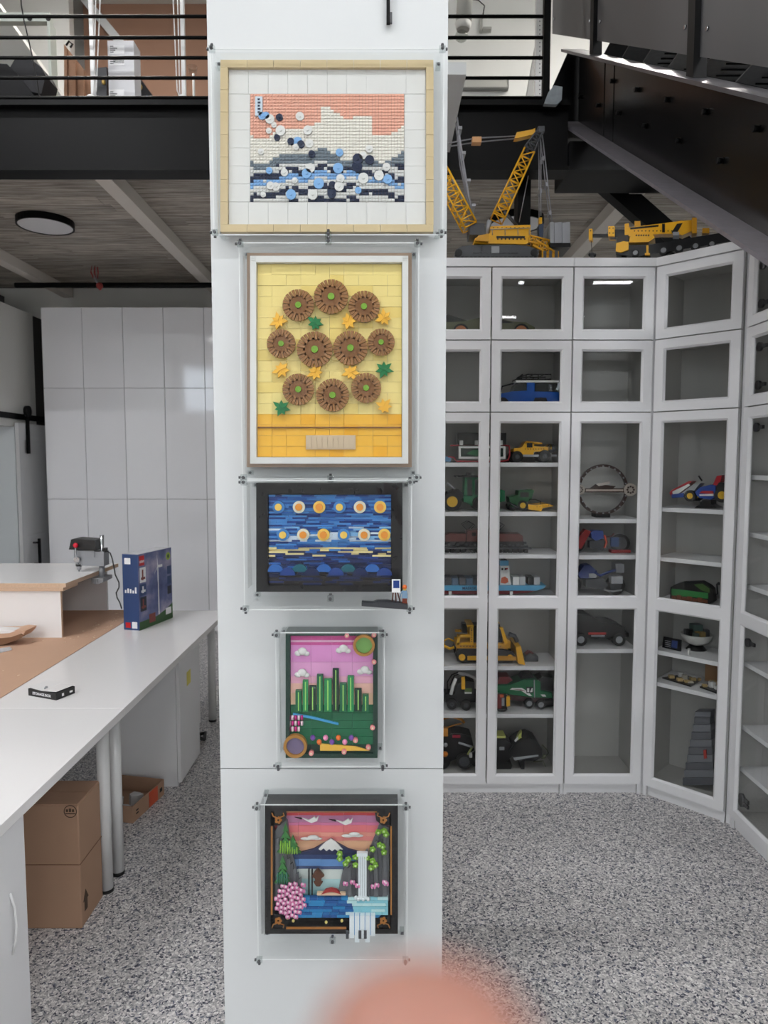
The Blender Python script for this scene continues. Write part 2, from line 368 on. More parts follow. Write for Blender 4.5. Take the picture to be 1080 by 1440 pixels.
# ================================================================ glass-door display cabinets
ROWS = ((.058, 1.963), (1.969, 2.316), (2.322, 2.669)); CABH = 2.713
HINGE = mat('hinge_metal', (70, 70, 72), 0.35, metal=.8, var=0)
def glass_door(par, x0, x1, z0, z1, mids=(), hinges=None):
    s = .042; y0, y1 = -.022, -.002; c = .009
    fr = MB(); fr.box(x0, x0+s, y0, y1, z0, z1); fr.box(x1-s, x1, y0, y1, z0, z1)
    zs = [z0, z0+s]
    for a, b in mids: zs += [a, b]
    zs += [z1-s, z1]
    for i in range(0, len(zs), 2): fr.box(x0+s, x1-s, y0, y1, zs[i], zs[i+1])
    opens = [(zs[i+1], zs[i+2]) for i in range(0, len(zs)-2, 2)]
    for a, b in opens:
        X0, X1 = x0+s, x1-s; yf, yb = y0+.0005, y1-.003
        fo = [(X0, a), (X1, a), (X1, b), (X0, b)]; fi = [(X0+c, a+c), (X1-c, a+c), (X1-c, b-c), (X0+c, b-c)]
        for k in range(4):
            k2 = (k+1) % 4
            O0, O1, I0, I1 = fo[k], fo[k2], fi[k], fi[k2]
            fr.add([(O0[0], yf, O0[1]), (O1[0], yf, O1[1]), (I1[0], yb-.006, I1[1]), (I0[0], yb-.006, I0[1]), (O0[0], yb, O0[1]), (O1[0], yb, O1[1]), (I1[0], yb, I1[1]), (I0[0], yb, I0[1])],
                   [(0, 1, 2, 3), (7, 6, 5, 4), (3, 2, 6, 7), (0, 4, 5, 1)])
    d = fr.build('door', CABW, par)
    for a, b in opens: MB().box(x0+s-.003, x1-s+.003, y1-.007, y1-.004, a-.003, b+.003).build('glass_pane', GLASS, d)
    if hinges:
        for hx, hz in hinges: MB().cyl((hx, .0, hz), (hx, .012, hz), .02, n=14).cyl((hx, .012, hz), (hx, .018, hz), .011, n=8).box(hx, hx+.05, .004, .014, hz-.008, hz+.008).build('hinge', HINGE, d)
    return d
def cabinet(label, x, y, rz, wd, doors, shelves, hinges=False, extra_l=0, extra_r=0):
    r = empty('display_cabinet', (x, y, 0), rz); tag(r, label, 'cabinet', 'glass-door display cabinets along the wall')
    D = .28; t = .018
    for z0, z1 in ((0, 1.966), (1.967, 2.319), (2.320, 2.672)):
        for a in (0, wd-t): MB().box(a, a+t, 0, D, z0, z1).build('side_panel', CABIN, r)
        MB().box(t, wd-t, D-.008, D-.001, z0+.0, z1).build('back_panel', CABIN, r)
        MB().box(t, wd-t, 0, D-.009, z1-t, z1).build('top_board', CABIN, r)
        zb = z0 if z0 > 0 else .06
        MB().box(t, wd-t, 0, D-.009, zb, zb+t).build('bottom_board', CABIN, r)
    for z in shelves: MB().box(t+.002, wd-t-.002, .016, D-.01, z-.021, z).build('shelf', CABW, r, bevel=.001)
    MB().box(0, wd, .004, .02, 0.0, .0575).build('plinth', CABW, r)
    for a in (.0005, wd-.0175): MB().box(a, a+.017, -.012, .0035, 0, .0575).build('foot_post', CABW, r)
    MB().box(-extra_l, wd+extra_r, -.03, D, 2.6725, CABH).build('cornice', CABW, r, bevel=.002)
    n = doors; dw = wd/n
    for i in range(n):
        for k, (z0, z1) in enumerate(ROWS):
            hz = None
            if hinges: hz = [(i*dw+.065, z0+.09), (i*dw+.065, z1-.09)] + ([(i*dw+.065, .9), (i*dw+.065, .17)] if k == 0 else [])
            glass_door(r, i*dw+.0035, (i+1)*dw-.0035, z0, z1, ((.98, 1.033),) if k == 0 else (), hz)
    return r
CY = 3.44
SHA = [1.716, 1.466, 1.249, 1.022, .668, .415]
SHB = [1.430, 1.245, 1.022, .758]
cabinet('wide white double-door display cabinet just right of the pillar', .127, CY, 0, .802, 2, SHA, extra_l=0)
cabinet('narrow white single-door display cabinet with an empty lower bay, before the corner', .930, CY, 0, .400, 1, SHB)
CX0, CYC = 1.349, 3.432
SHC = [1.493, 1.243, 1.022, .764, .600]
cabinet('white display cabinet set at a slant in the corner', CX0, CYC, -math.pi/4, .40, 1, SHC)
DX0, DYC = 1.650, 3.118
cabinet('white display cabinet at the right edge with dark hinges behind its glass', DX0, DYC, -math.pi/2, .80, 2, [1.66, 1.40, 1.16, .80, .5, .3], hinges=True)
# filler posts at the two bends
f1 = MB(); f1.prism([(1.331, CY-.004, 0), (1.347, CY-.004, 0), (1.40, CY+.09, 0), (1.36, CY+.15, 0), (1.331, CY+.15, 0)], (0, 0, 2.71))
tag(f1.build('filler_strip', CABW), 'white corner filler strip beside the narrow cabinet', 'trim')
f2 = MB(); f2.prism([(1.634, 3.146, 0), (1.649, 3.121, 0), (1.76, 3.121, 0), (1.76, 3.20, 0), (1.69, 3.195, 0)], (0, 0, 2.71))
tag(f2.build('filler_strip', CABW), 'white corner filler strip beside the slanted cabinet', 'trim')

# ================================================================ tall gloss cupboards at the back left
TY = 6.83
tx = [-3.372, -2.972, -2.572, -2.172, -1.772, -1.372, -.972]
tz = [.08, at(66, 702, TY).z, at(61, 546, TY).z, at(56, 432, TY).z]
nmz = ['beside the sliding barn door', 'second from the barn door', 'third from the barn door', 'fourth from the barn door', 'fifth from the barn door', 'hidden mostly by the pillar']
for i in range(6):
    r = empty('tall_cupboard', (tx[i], TY, 0)); tag(r, 'tall handleless gloss white cupboard, '+nmz[i], 'cupboard', 'gloss cupboards along the back')
    MB().box(.001, .399, .021, .58, 0, tz[3]-.002).build('body', CABW, r)
    for a, b in ((tz[0], tz[1]), (tz[1], tz[2]), (tz[2], tz[3])): MB().box(.0025, .3975, 0, .019, a+.0025, b-.0025).build('door', GLOSSW, r, bevel=.001)
# ================================================================ sliding barn door, rail
dw = mat('barn_door_paint', (205, 206, 208), 0.5, var=.02)
bd = empty('barn_door', (WX+.03, 6.55, .02)); tag(bd, 'white panelled sliding barn door with black pull', 'door'); o = (WX+.03, 6.55, .02)
def bx(*a): return MB().box(*a)
X0, X1 = WX+.03, WX+.065
MB().box(X0, X1-.012, 6.62, 7.4, .12, 2.0).build('panel', dw, bd, o)
for a in ((6.55, 6.63, .02, 2.09), (7.36, 7.44, .02, 2.09), (6.63, 7.36, 1.93, 2.09), (6.63, 7.36, .02, .16), (6.63, 7.36, .9, 1.0)): MB().box(X0, X1, *a).build('rail_board', dw, bd, o)
MB().box(X1, X1+.02, 6.68, 6.72, 1.80, 2.20).cyl((X1, 6.70, 2.21), (X1+.03, 6.70, 2.21), .055, n=18).build('hanger', BLKST, bd, o)
hp = MB(); zz = at(43, 795, 6.75).z; zt = at(42, 760, 6.75).z
hp.box(X1+.05, X1+.07, 6.73, 6.755, zz-.02, zt+.02)
for z in (zz+.02, zt-.02): hp.cyl((X1, 6.74, z), (X1+.055, 6.74, z), .009, n=8)
hp.build('pull_handle', BLKST, bd, o)
tr = MB().box(WX+.005, WX+.025, 5.0, 7.42, 2.13, 2.185).build('door_rail', BLKST); tag(tr, 'flat black steel rail the barn door hangs from', 'rail')
dj = MB()
dj.box(WX-.29, WX+.005, 6.585, 6.598, 0, 2.058)
struct(dj, 'trim_10', mat('jamb', (214, 220, 224), .5, var=.01), 'white door jamb left of the barn door')
# ================================================================ workbenches
TOPZ = .73
LAM = mat('white_laminate', (236, 234, 234), 0.22, spec=.45, var=.01, scale=2)
LEGW = mat('white_leg', (222, 222, 222), 0.35, var=0)
RUB = mat('black_rubber', (18, 18, 19), 0.6, var=0)
def adils(par, x, y, o):
    l = MB().cyl((x, y, .012), (x, y, .695), .0245, n=18).build('leg', LEGW, par, o); MB().cyl((x, y, 0), (x, y, .014), .0255, n=18).build('foot', RUB, l, o)
for nm, y0, y1, legs in (('near', .75, 2.684, [(-1.113, 2.625)]), ('far', 2.686, 4.50, [(-1.113, 2.742), (-1.14, 4.43), (-1.53, 4.43)])):
    o = (-1.3, (y0+y1)/2, 0); r = empty('desk', o); tag(r, 'white laminate desk, %s one, %s' % (nm, 'running out of view at the lower left' if nm == 'near' else 'carrying the blue toy box'), 'desk', 'white desks in a row')
    MB().box(-1.605, -1.047, y0, y1, .697, TOPZ).build('table_top', LAM, r, o, bevel=.0015)
    for x, y in legs: adils(r, x, y, o)
o = (-2.4, 2.6, 0); r = empty('worktable', o); tag(r, 'long worktable covered in brown kraft paper', 'table')
MB().box(-3.2, -1.607, .75, 4.52, .697, .7285).build('table_top', LAM, r, o)
for x in (-3.1, -1.7):
    for y in (1.0, 2.6, 4.4): adils(r, x, y, o)
KRAFT = mat('kraft_paper', (202, 164, 138), 0.75, var=.05, scale=5)
tag(MB().box(-3.19, -1.612, .78, 4.51, .729, .7315).build('kraft_paper_sheet', KRAFT), 'brown kraft paper sheet spread over the worktable', 'paper')
# scattered crumbs on the paper
cb = MB(); rr = random.Random(3)
for i in range(70):
    x = rr.uniform(-1.80, -1.63); y = min(rr.gauss(4.0, .25), 4.4)
    if i >= 45: x = rr.uniform(-2.3, -1.65); y = rr.uniform(2.8, 3.74)
    s = rr.uniform(.002, .007); a = rr.uniform(0, 3)
    cb.prism([(x+s*math.cos(a+k*1.57+rr.uniform(-.3, .3)), y+s*1.6*math.sin(a+k*1.57), .732) for k in range(4)], (0, 0, .0012))
tag(cb.build('wood_shavings', mat('shaving', (226, 200, 170), .7)), 'pale wood shavings scattered on the kraft paper', 'shavings', kind='stuff')
# cabinets under the desks
def pedestal(x0, x1, y0, y1, label, note=False, handle=False):
    o = ((x0+x1)/2, (y0+y1)/2, 0); r = empty('drawer_cabinet', o); tag(r, label, 'cabinet')
    MB().box(x0, x1-.02, y0, y1, 0.0, .69).build('body', CABW, r, o, bevel=.001)
    d = MB().box(x1-.0185, x1, y0+.003, y1-.003, .02, .688).build('door', CABW, r, o, bevel=.0015)
    if note:
        yc = y0+.17; MB().box(x1+.0005, x1+.002, yc-.035, yc+.035, .50, .575).build('sticky_note', mat('yellow_note', (226, 214, 110), .6), d, o).__setitem__('label', 'yellow sticky note')
    if handle: MB().tube([(x1, y1-.09, .50), (x1+.012, y1-.09, .46), (x1+.015, y1-.09, .41), (x1+.012, y1-.09, .36), (x1, y1-.09, .32)], .004, 8).build('handle', LEGW, d, o)
pedestal(-1.52, -1.076, 3.51, 3.885, 'white cabinet under the far desk with a yellow note on its door', True)
pedestal(-1.60, -1.06, 1.2, 1.94, 'white cabinet under the near desk at the lower left edge', False, True)
pedestal(-1.58, -1.20, 3.93, 4.36, 'white cabinet set back under the end of the far desk')
# bits at the foot of the set-back cabinet
ck = MB().tube([(-1.15, 4.05, .012), (-1.12, 4.0, .06), (-1.14, 3.97, .10), (-1.12, 4.03, .05), (-1.11, 4.1, .012), (-1.13, 4.2, .012), (-1.17, 4.15, .02)], .012, 6).build('tangled_cable', RUB); tag(ck, 'tangle of dark cable beside the far desk cabinet', 'cable')
# ================================================================ cardboard
CARD = mat('cardboard', (170, 136, 112), 0.8, var=.05, scale=6); CARDE = mat('cardboard_edge', (120, 86, 62), .8); INK = mat('box_ink', (78, 60, 46), .8, var=0)
p = (-1.30, 2.49, 0); r = empty('cardboard_box', p); tag(r, 'large closed brown cardboard box on the floor under the near desk', 'box')
x0, x1, y0, y1, h = -1.56, -1.115, 2.402, 2.592, .475
MB().box(x0, x1, y0, y1, 0, h-.004).build('carton', CARD, r, p, bevel=.004)
zc = at(100, 1216, y0).z
MB().box(x0+.002, x1-.002, y0-.0012, y0+.001, zc-.0015, zc+.0015).box(x1-.001, x1+.0012, y0, y1, zc-.0015, zc+.0015).build('crease', CARDE, r, p)
for a, b in ((y0+.003, (y0+y1)/2-.0015), ((y0+y1)/2+.0015, y1-.003)): MB().box(x0+.003, x1-.003, a, b, h-.004, h).build('flap', CARD, r, p)
q = at(99, 1141, y0); q.y = y0-.0006
st = MB().ring((q.x, q.y, q.z), (q.x, q.y-.0006, q.z), .024, .021, 28)
for k in range(3): st.box(q.x-.016+k*.011, q.x-.008+k*.011, q.y-.0006, q.y, q.z-.002, q.z+.008+.003*(k == 1))
st.box(q.x-.018, q.x+.018, q.y-.0006, q.y, q.z-.010, q.z-.006)
st.build('stamp', INK, r, p).__setitem__('label', 'round dark printed stamp')
am = MB(); am.box(x1+.0002, x1+.001, y0+.025, y0+.05, .05, .09); am.prism([(x1+.0002, y0+.015, .09), (x1+.0002, y0+.06, .09), (x1+.0002, y0+.0375, .13)], (.0008, 0, 0)); am.build('arrow_mark', INK, r, p)
# open tray box
A = atz(187, 1158, 0); Bp = atz(231, 1117, 0); dv = (Bp-A); L = dv.length; ang = math.atan2(dv.y, dv.x); hh = .082
r = empty('open_cardboard_box', A, ang); tag(r, 'low open cardboard box with orange tape under the far desk', 'box')
Wd = .30; t = .004
MB().box(0, L, 0, Wd, 0, t).build('bottom', CARD, r)
for nm2, a in (('side', (0, L, 0, t, t, hh)), ('side', (0, L, Wd-t, Wd, t, hh)), ('side', (0, t, t, Wd-t, t, hh)), ('side', (L-t, L, t, Wd-t, t, hh))): MB().box(*a).build(nm2, CARD, r)
MB().box(L*.50, L*.78, -.0012, -.0002, .004, hh-.004).build('tape', mat('orange_tape', (206, 84, 48), .5), r).__setitem__('label', 'orange tape strip')
MB().box(.03, .05, -.001, -.0002, .045, .052).box(.03, .05, -.001, -.0002, .03, .037).box(L*.85, L*.93, -.001, -.0002, .03, .05).build('print', mat('black_ink', (20, 20, 20), .7, var=0), r)
A2 = Vector((A.x, A.y, 0)); cs, sn = math.cos(ang), math.sin(ang)
for k, (u, v) in enumerate(((.08, .10), (.13, .16), (.17, .09))):
    g = Vector((A.x+u*cs-v*sn, A.y+u*sn+v*cs, t)); m_ = MB(); rr = random.Random(k)
    m_.prism([(g.x+.035*math.cos(i*1.05)*rr.uniform(.6, 1.1), g.y+.03*math.sin(i*1.05)*rr.uniform(.6, 1.1), t) for i in range(6)], (.004, 0, .03+.01*k))
    tag(m_.build('plastic_scrap', mat('scrap', (205, 205, 205), .4), None, tuple(g)), ['crumpled white scrap in the open cardboard box, nearest its corner', 'crumpled white scrap in the open cardboard box, deepest one', 'crumpled white scrap in the open cardboard box, tallest one'][k], 'scrap')
# ================================================================ riser on the worktable, drill press
CHIP = mat('chipboard', (206, 176, 150), .8, var=.25, scale=160)
o = (-2.2, 4.1, .7315); r = empty('riser_shelf', o); tag(r, 'low white riser of chipboard panels on the kraft paper', 'shelf')
z1 = 1.0
MB().box(-2.75, -1.815, 3.785, 3.803, .732, z1).build('front_panel', LAM, r, o); MB().box(-2.75, -1.845, 4.495, 4.513, .732, z1).build('rear_panel', LAM, r, o)
MB().box(-1.8148, -1.8140, 3.785, 3.803, .732, z1).build('panel_edge', CHIP, r, o)
tb = MB().box(-2.75, -1.775, 3.768, 4.52, 1.021, 1.045).build('top_board', LAM, r, o); MB().box(-2.75, -1.775, 3.7672, 3.7678, 1.0215, 1.0445).box(-1.7748, -1.7742, 3.768, 4.52, 1.0215, 1.0445).build('raw_edge', CHIP, tb, o)
MB().box(-2.75, -1.79, 3.768, 3.95, 1.0005, 1.0205).box(-2.75, -1.90, 3.95, 4.52, 1.0005, 1.0205).build('lower_board', CHIP, r, o)
CHR = mat('chrome', (190, 192, 196), .2, metal=.9, var=0); CAST = mat('cast_grey', (150, 152, 156), .45, metal=.3); BLKP = mat('black_plastic', (26, 26, 27), .4, var=.05); REDP = mat('red_knob', (212, 24, 52), .25, var=0)
d = PM('drill_press', 'small bench drill press with black cover and red lever knob', 'drill press', 4.16, (128, 820))
a = d.part('belt_cover', BLKP); a.P([(100, 772), (103, 758), (106, 757), (136, 759), (138, 773)], -.03, .09)
a = d.part('motor_body', CAST); a.P([(105, 773), (147, 776), (147, 796), (112, 795), (105, 788)], -.01, .07); a.B(109, 774, 134, 783, -.016, -.01)
a = d.part('column', CHR); k = d.k(140, 780); a.mb.cyl(d.pt(140.5, 815, .03), d.pt(140.5, 753, .03), .012, n=16)
d.part('collar', CAST).mb.cyl(d.pt(140.5, 812, .03), d.pt(140.5, 797, .03), .017, n=16)
a = d.part('chuck', CHR); a.mb.cyl(d.pt(111, 791, .0), d.pt(111, 801, .0), .018, .012, 12)
a = d.part('chuck_ring', BLKP, a); a.mb.cyl(d.pt(111, 793, 0), d.pt(111, 796, 0), .019, n=12)
d.part('drill_bit', CHR).mb.cyl(d.pt(111, 801, 0), d.pt(111, 807, 0), .004, n=8)
a = d.part('lever', CHR); a.L([(111, 786, -.03), (111, 767, -.05)], .004); a.C(111, 786, 4, -.035, -.01)
d.part('knob', REDP, a).E(111.5, 765.5, 3.6, 3.6, -.05, .014)
a = d.part('base', CAST); a.P([(131, 812), (148, 812), (148, 817), (142, 820), (131, 819)], -.03, .11); a.B(136, 812, 140, 820, -.035, -.03)
d.part('switch_box', BLKP).B(144, 771, 148, 777, .0, .04)
d.part('power_cord', BLKP).L([(147, 775, .02), (153, 778, .02), (157, 786, .01), (160, 796, .0), (163, 808, -.01), (169, 818, -.02), (170, 825, -.03), (167, 832, -.04), (169, 838, -.05), (174, 845, -.06), (178, 852, -.08)], .004)
d.done()
# ================================================================ big toy box on the desk
A = atz(196.5, 887, TOPZ); Bq = atz(243, 868.5, TOPZ); ang = math.atan2(Bq.y-A.y, Bq.x-A.x); L = (Bq-A).length; D = .106; hB = at(196, 780, A.y).z-TOPZ
r = empty('toy_box', (A.x, A.y, TOPZ), ang); tag(r, 'tall blue printed toy box with a white wind turbine picture', 'box')
skm, nt, bs = node_mat('printed_sky'); tcn = nt.nodes.new('ShaderNodeTexCoord'); nz = nt.nodes.new('ShaderNodeTexNoise'); nz.inputs['Scale'].default_value = 7; nz.inputs['Detail'].default_value = 4
crr = nt.nodes.new('ShaderNodeValToRGB'); e = crr.color_ramp.elements; e[0].position = .32; e[0].color = lin((58, 70, 116)); e[1].position = .68; e[1].color = lin((170, 162, 186)); q = e.new(.5); q.color = lin((98, 106, 150))
nt.links.new(tcn.outputs['Object'], nz.inputs['Vector']); nt.links.new(nz.outputs[0], crr.inputs[0]); nt.links.new(crr.outputs[0], bs.inputs['Base Color']); bs.inputs['Roughness'].default_value = .3
SP = mat('spine_blue', (40, 66, 112), .35, var=.15, scale=6)
bo = MB().box(0, L, 0, D, 0, hB); bo.build('carton', skm, r, bevel=.0015)
MB().box(-.0008, -.0002, .001, D-.001, .001, hB-.001).build('spine', SP, r)
MB().box(.002, L-.002, .002, D-.002, hB, hB+.0006).build('top_flap', mat('box_top', (205, 205, 210), .3), r)
WT = mat('print_white', (236, 236, 238), .4, var=0); RD = mat('print_red', (198, 26, 32), .35, var=0); GRN = mat('print_green', (48, 92, 44), .4, var=.1); YL = mat('print_lime', (150, 176, 60), .4, var=0); NAV = mat('print_dark', (28, 34, 48), .4, var=0); RUST = mat('print_rust', (130, 60, 52), .4, var=.1)
def fr_(u0, u1, v0, v1, k=0): return (u0*L, u1*L, -.0006-.0003*k, -.0001, v0*hB, v1*hB)
lg = MB().box(*fr_(.035, .175, .845, .975)).build('logo_patch', RD, r)
text('LEGO', .018, 'logo_lettering', WT, lg, upright(.042*L, -.0009, .885*hB), .0002, bold=.0006)
gp = MB(); gp.box(*fr_(.0, 1, .0, .11)); gp.prism([(u*L, -.0006, v*hB) for u, v in ((.45, .10), (.62, .13), (.8, .16), (1, .22), (1, .10))], (0, .0005, 0)); gp.build('ground_print', GRN, r)
tw = MB(); tw.prism([(.555*L, -.0009, .12*hB), (.59*L, -.0009, .12*hB), (.578*L, -.0009, .76*hB), (.562*L, -.0009, .76*hB)], (0, .0005, 0)); tw.box(*fr_(.56, .70, .765, .80, 2))
for a_ in (100, 215, 262):
    t_ = math.radians(a_); c0 = Vector((.565*L, -.0011, .785*hB)); e_ = c0+Vector((math.cos(t_)*.05, 0, math.sin(t_)*.075 if a_ != 262 else -.10)); nrm = Vector((.004, 0, .001)); tw.prism([c0-nrm, c0+nrm, e_], (0, .0005, 0))
tw.build('turbine_print', WT, r)
for i, (v0, v1, m_) in enumerate(((.62, .82, WT), (.45, .60, SP), (.24, .43, NAV))):
    q = MB().box(*fr_(.04, .21, v0, v1)).build('photo_inset', m_, r)
    MB().box(*fr_(.10, .14, v0+.03, v1-.03, 1)).box(*fr_(.07, .19, v0+.04, v0+.07, 1)).build('inset_motif', [RUST, WT, RUST][i], q)
for i, v in enumerate((.70, .56, .42)): MB().box(*fr_(.85, .97, v-.06, v+.05)).build('photo_inset', [SP, SP, NAV][i], r)
MB().box(*fr_(.28, .46, .05, .17, 1)).build('house_print', RUST, r); MB().box(*fr_(.78, .95, .08, .17, 2)).build('signboard_print', WT, r)
bg = MB().cyl((.89*L, -.0008, .89*hB), (.89*L, -.0002, .89*hB), .024, n=20).build('badge', YL, r); MB().prism([(.89*L+.012*math.cos(i*1.256+1.57), -.0011, .89*hB+.014*math.sin(i*1.256+1.57)) for i in range(5)], (0, .0004, 0)).build('badge_leaf', GRN, bg)
sp = MB()
for i, hgt in enumerate((.03, .045, .04, .028, .06)): y_ = .088-.017*i; sp.box(-.0014, -.0008, y_-.006, y_+.004, .49*hB, .49*hB+hgt*.6)
sp.box(-.0014, -.0008, .05, .09, .87*hB, .95*hB); sp.build('spine_print', WT, r)
MB().box(-.0014, -.0008, .06, .092, .03*hB, .10*hB).build('spine_logo', RD, r); MB().box(-.0014, -.0008, .015, .05, .025*hB, .11*hB).build('spine_mark', WT, r)
# small flat box
A = atz(79, 985, TOPZ); Bq = atz(109.5, 974.5, TOPZ); Cq = atz(40, 978, TOPZ)
ang = math.atan2(A.y-Cq.y, A.x-Cq.x); Lw = (A-Cq).length; Ld = .098
r = empty('storage_box', (Cq.x, Cq.y, TOPZ), ang); tag(r, 'small flat black printed box with a sagging white lid on the near desk', 'box')
MB().box(0, Lw, 0, Ld, 0, .030).build('carton', BLKP, r)
ld = MB(); 
for i in range(6):
    x0, x1 = Lw*i/6, Lw*(i+1)/6; za = .0305+.006*abs(x0/Lw-.5)*2; zb = .0305+.006*abs(x1/Lw-.5)*2
    ld.hexa([(x0, 0, za-.0025+.002), (x1, 0, zb-.0025+.002), (x1, Ld, zb-.0005), (x0, Ld, za-.0005), (x0, 0, za+.001), (x1, 0, zb+.001), (x1, Ld, zb+.001), (x0, Ld, za+.001)])
ld.build('lid', LAM, r)
text('STORAGE BOX', .0155, 'lettering', WT, r, upright(.025, -.0005, .009), .0002, bold=.0004)
MB().box(Lw+.0002, Lw+.0008, .03, .04, .008, .02).box(Lw+.0002, Lw+.0008, .07, .085, .01, .018).build('side_print', WT, r)
MB().ell((.07, .03, .0355), .006, .006, .005).ell((.075, .02, .035), .004, .004, .004).build('lid_knob', CAST, r)
# papers and bag on the kraft sheet
pb = PM('paper_bag', 'crumpled brown paper bag lying on the kraft paper', 'bag', 3.62, (5, 910))
a = pb.part('bag', KRAFT); a.P([(-30, 889), (14, 888), (24, 886), (36, 887), (33, 892), (28, 897), (12, 901), (-6, 904), (-30, 904)], 0, .12)
pb.part('fold', CARDE).P([(-20, 899), (15, 896), (30, 891), (35, 894), (26, 899), (6, 906), (-20, 908)], -.01, .0)
pb.part('liner', LAM).P([(-12, 885.5), (22, 887), (14, 890), (-12, 892)], -.003, .07)
pb.done()
sp = MB().prism([atz(-25, 917, .7325), atz(14, 911, .7325), atz(17, 914, .7325), atz(-20, 923, .7325)], (0, 0, .006)); tag(sp.build('plastic_sleeve', mat('clear_sleeve', (215, 220, 226), .15), None, tuple(atz(0, 916, .7325))), 'small clear plastic sleeve beside the paper bag', 'packet')
# ceiling lamps, pipe and sprinkler
for (lx, ly, rd), lb in (((-2.585, 5.36, .205), 'round flat ceiling lamp with black rim at the left'), ((at(727, 300, 5.3).x, 5.32, .205), 'round flat ceiling lamp with black rim behind the crawler crane')):
    z = CEZ-.0005; r = empty('ceiling_lamp', (lx, ly, z)); tag(r, lb, 'ceiling lamp', 'round lamps under the planks')
    MB().ring((0, 0, -.05), (0, 0, 0), rd, rd-.012, 40).build('rim', BLKST, r); MB().cyl((0, 0, -.046), (0, 0, -.02), rd-.013, n=40).build('diffuser', LAMPOFF, r)
PY = 6.62
zp = at(150, 401, PY).z
pp = MB().cyl((-3.5, PY, zp), (-.6, PY, zp), .024, n=12).build('sprinkler_pipe', BLKST); tag(pp, 'black sprinkler pipe along the ceiling above the cupboards', 'pipe')
sv = PM('fire_sprinkler', 'red caged sprinkler head hanging by the black pipe', 'sprinkler', PY-.06, (134, 380)); RV = mat('sprinkler_red', (150, 52, 48), .45)
a = sv.part('cage', RV)
for i in range(6):
    t_ = i*math.pi/3; a.L([(133+4*math.cos(t_), 375, .03*math.sin(t_)+.0), (133+5.5*math.cos(t_), 383, .04*math.sin(t_)), (134+3*math.cos(t_), 391, .02*math.sin(t_))], .004)
sv.part('elbow', CAST).L([(134, 388, 0), (135, 394, -.01), (139, 398, -.02), (142, 402, -.03)], .014, 8)
a = sv.part('nozzle', RV); a.E(142, 403, 5, 5, -.03, .03); a.L([(142, 404, -.03), (143, 409, -.03)], [.022, .01], 8)
sv.done()
# ================================================================ steel staircase at the upper right
def atx(x, y, X):
    d = ray(x, y); return CP + d*(X/d.x)
XS = 1.10; WF = .115
def zb(Y): return 2.278+.636*(Y-2.002)
def zt(Y): return 2.759+.632*(Y-2.037)
o = (1.6, 1.2, 0); stair = empty('staircase', o); tag(stair, 'black steel staircase descending from the mezzanine at the upper right', 'staircase')
def slab(mb, x0, x1, ya, yb, fa, fb):   # sloped bar between heights fa(Y)..fb(Y)
    mb.hexa([(x0, ya, fa(ya)), (x1, ya, fa(ya)), (x1, yb, fa(yb)), (x0, yb, fa(yb)), (x0, ya, fb(ya)), (x1, ya, fb(ya)), (x1, yb, fb(yb)), (x0, yb, fb(yb))]); return mb
YA, YE = -1.3, 4.44
for nm, sx in (('left', 1), ('right', -1)):
    xw0, xw1, f0, f1 = (XS+WF, XS+WF+.012, XS, XS+WF) if sx == 1 else (2.16, 2.172, 2.172, 2.172+WF)
    s_ = MB(); slab(s_, xw0, xw1, YA, YE, zb, zt); web = s_.build('stringer', BLKGL, stair, o)
    slab(MB(), f0, f1, YA, YE, zb, lambda Y: zb(Y)+.016).build('lower_flange', mat('scuffed_steel', (150, 146, 154), .34, metal=.55, var=.25, scale=25), web, o)
    slab(MB(), f0, f1, YA, YE, lambda Y: zt(Y)-.016, zt).build('upper_flange', mat('worn_highlit_steel', (96, 94, 98), .3, metal=.5, var=.25, scale=25), web, o)  # wear plus a bright edge highlight, both put into the flange colour
    if sx == 1:
        for y_ in (3.92, 3.76): slab(MB(), xw0-.003, xw0, y_, y_+.006, lambda Y: zb(Y)+.02, lambda Y: zt(Y)-.02).build('splice_plate', BLKGL, web, o)
        for px_, py_ in ((863, 114), (898, 126), (941, 140), (995, 157), (1067, 181), (818, 136), (843, 148), (872, 159), (909, 177), (957, 198), (1016, 226)):
            q = atx(px_, py_, xw0); MB().cyl((q.x, q.y, q.z), (q.x-.02, q.y, q.z), .011, n=6).build('bolt', BLKST, web, o)
n = 15
for i in range(n):
    y_ = 3.95-.30*i; z_ = zt(y_)+.02
    t = MB(); t.box(XS+WF+.013, 2.159, y_-.14, y_+.14, z_, z_+.006); t.box(XS+WF+.013, 2.159, y_-.14, y_-.134, z_-.04, z_); t.box(XS+WF+.013, 2.159, y_+.134, y_+.14, z_-.04, z_)
    tr_ = t.build('tread', mat('tread_plate', (74, 76, 78), .4, metal=.4, var=.3, scale=60), stair, o)
    if 2 <= i <= 7:
        rb = MB()
        for k in range(7): rb.box(XS+.2, 2.1, y_-.12+k*.04, y_-.116+k*.04, z_-.004, z_)
        rb.build('rib', BLKST, tr_, o)
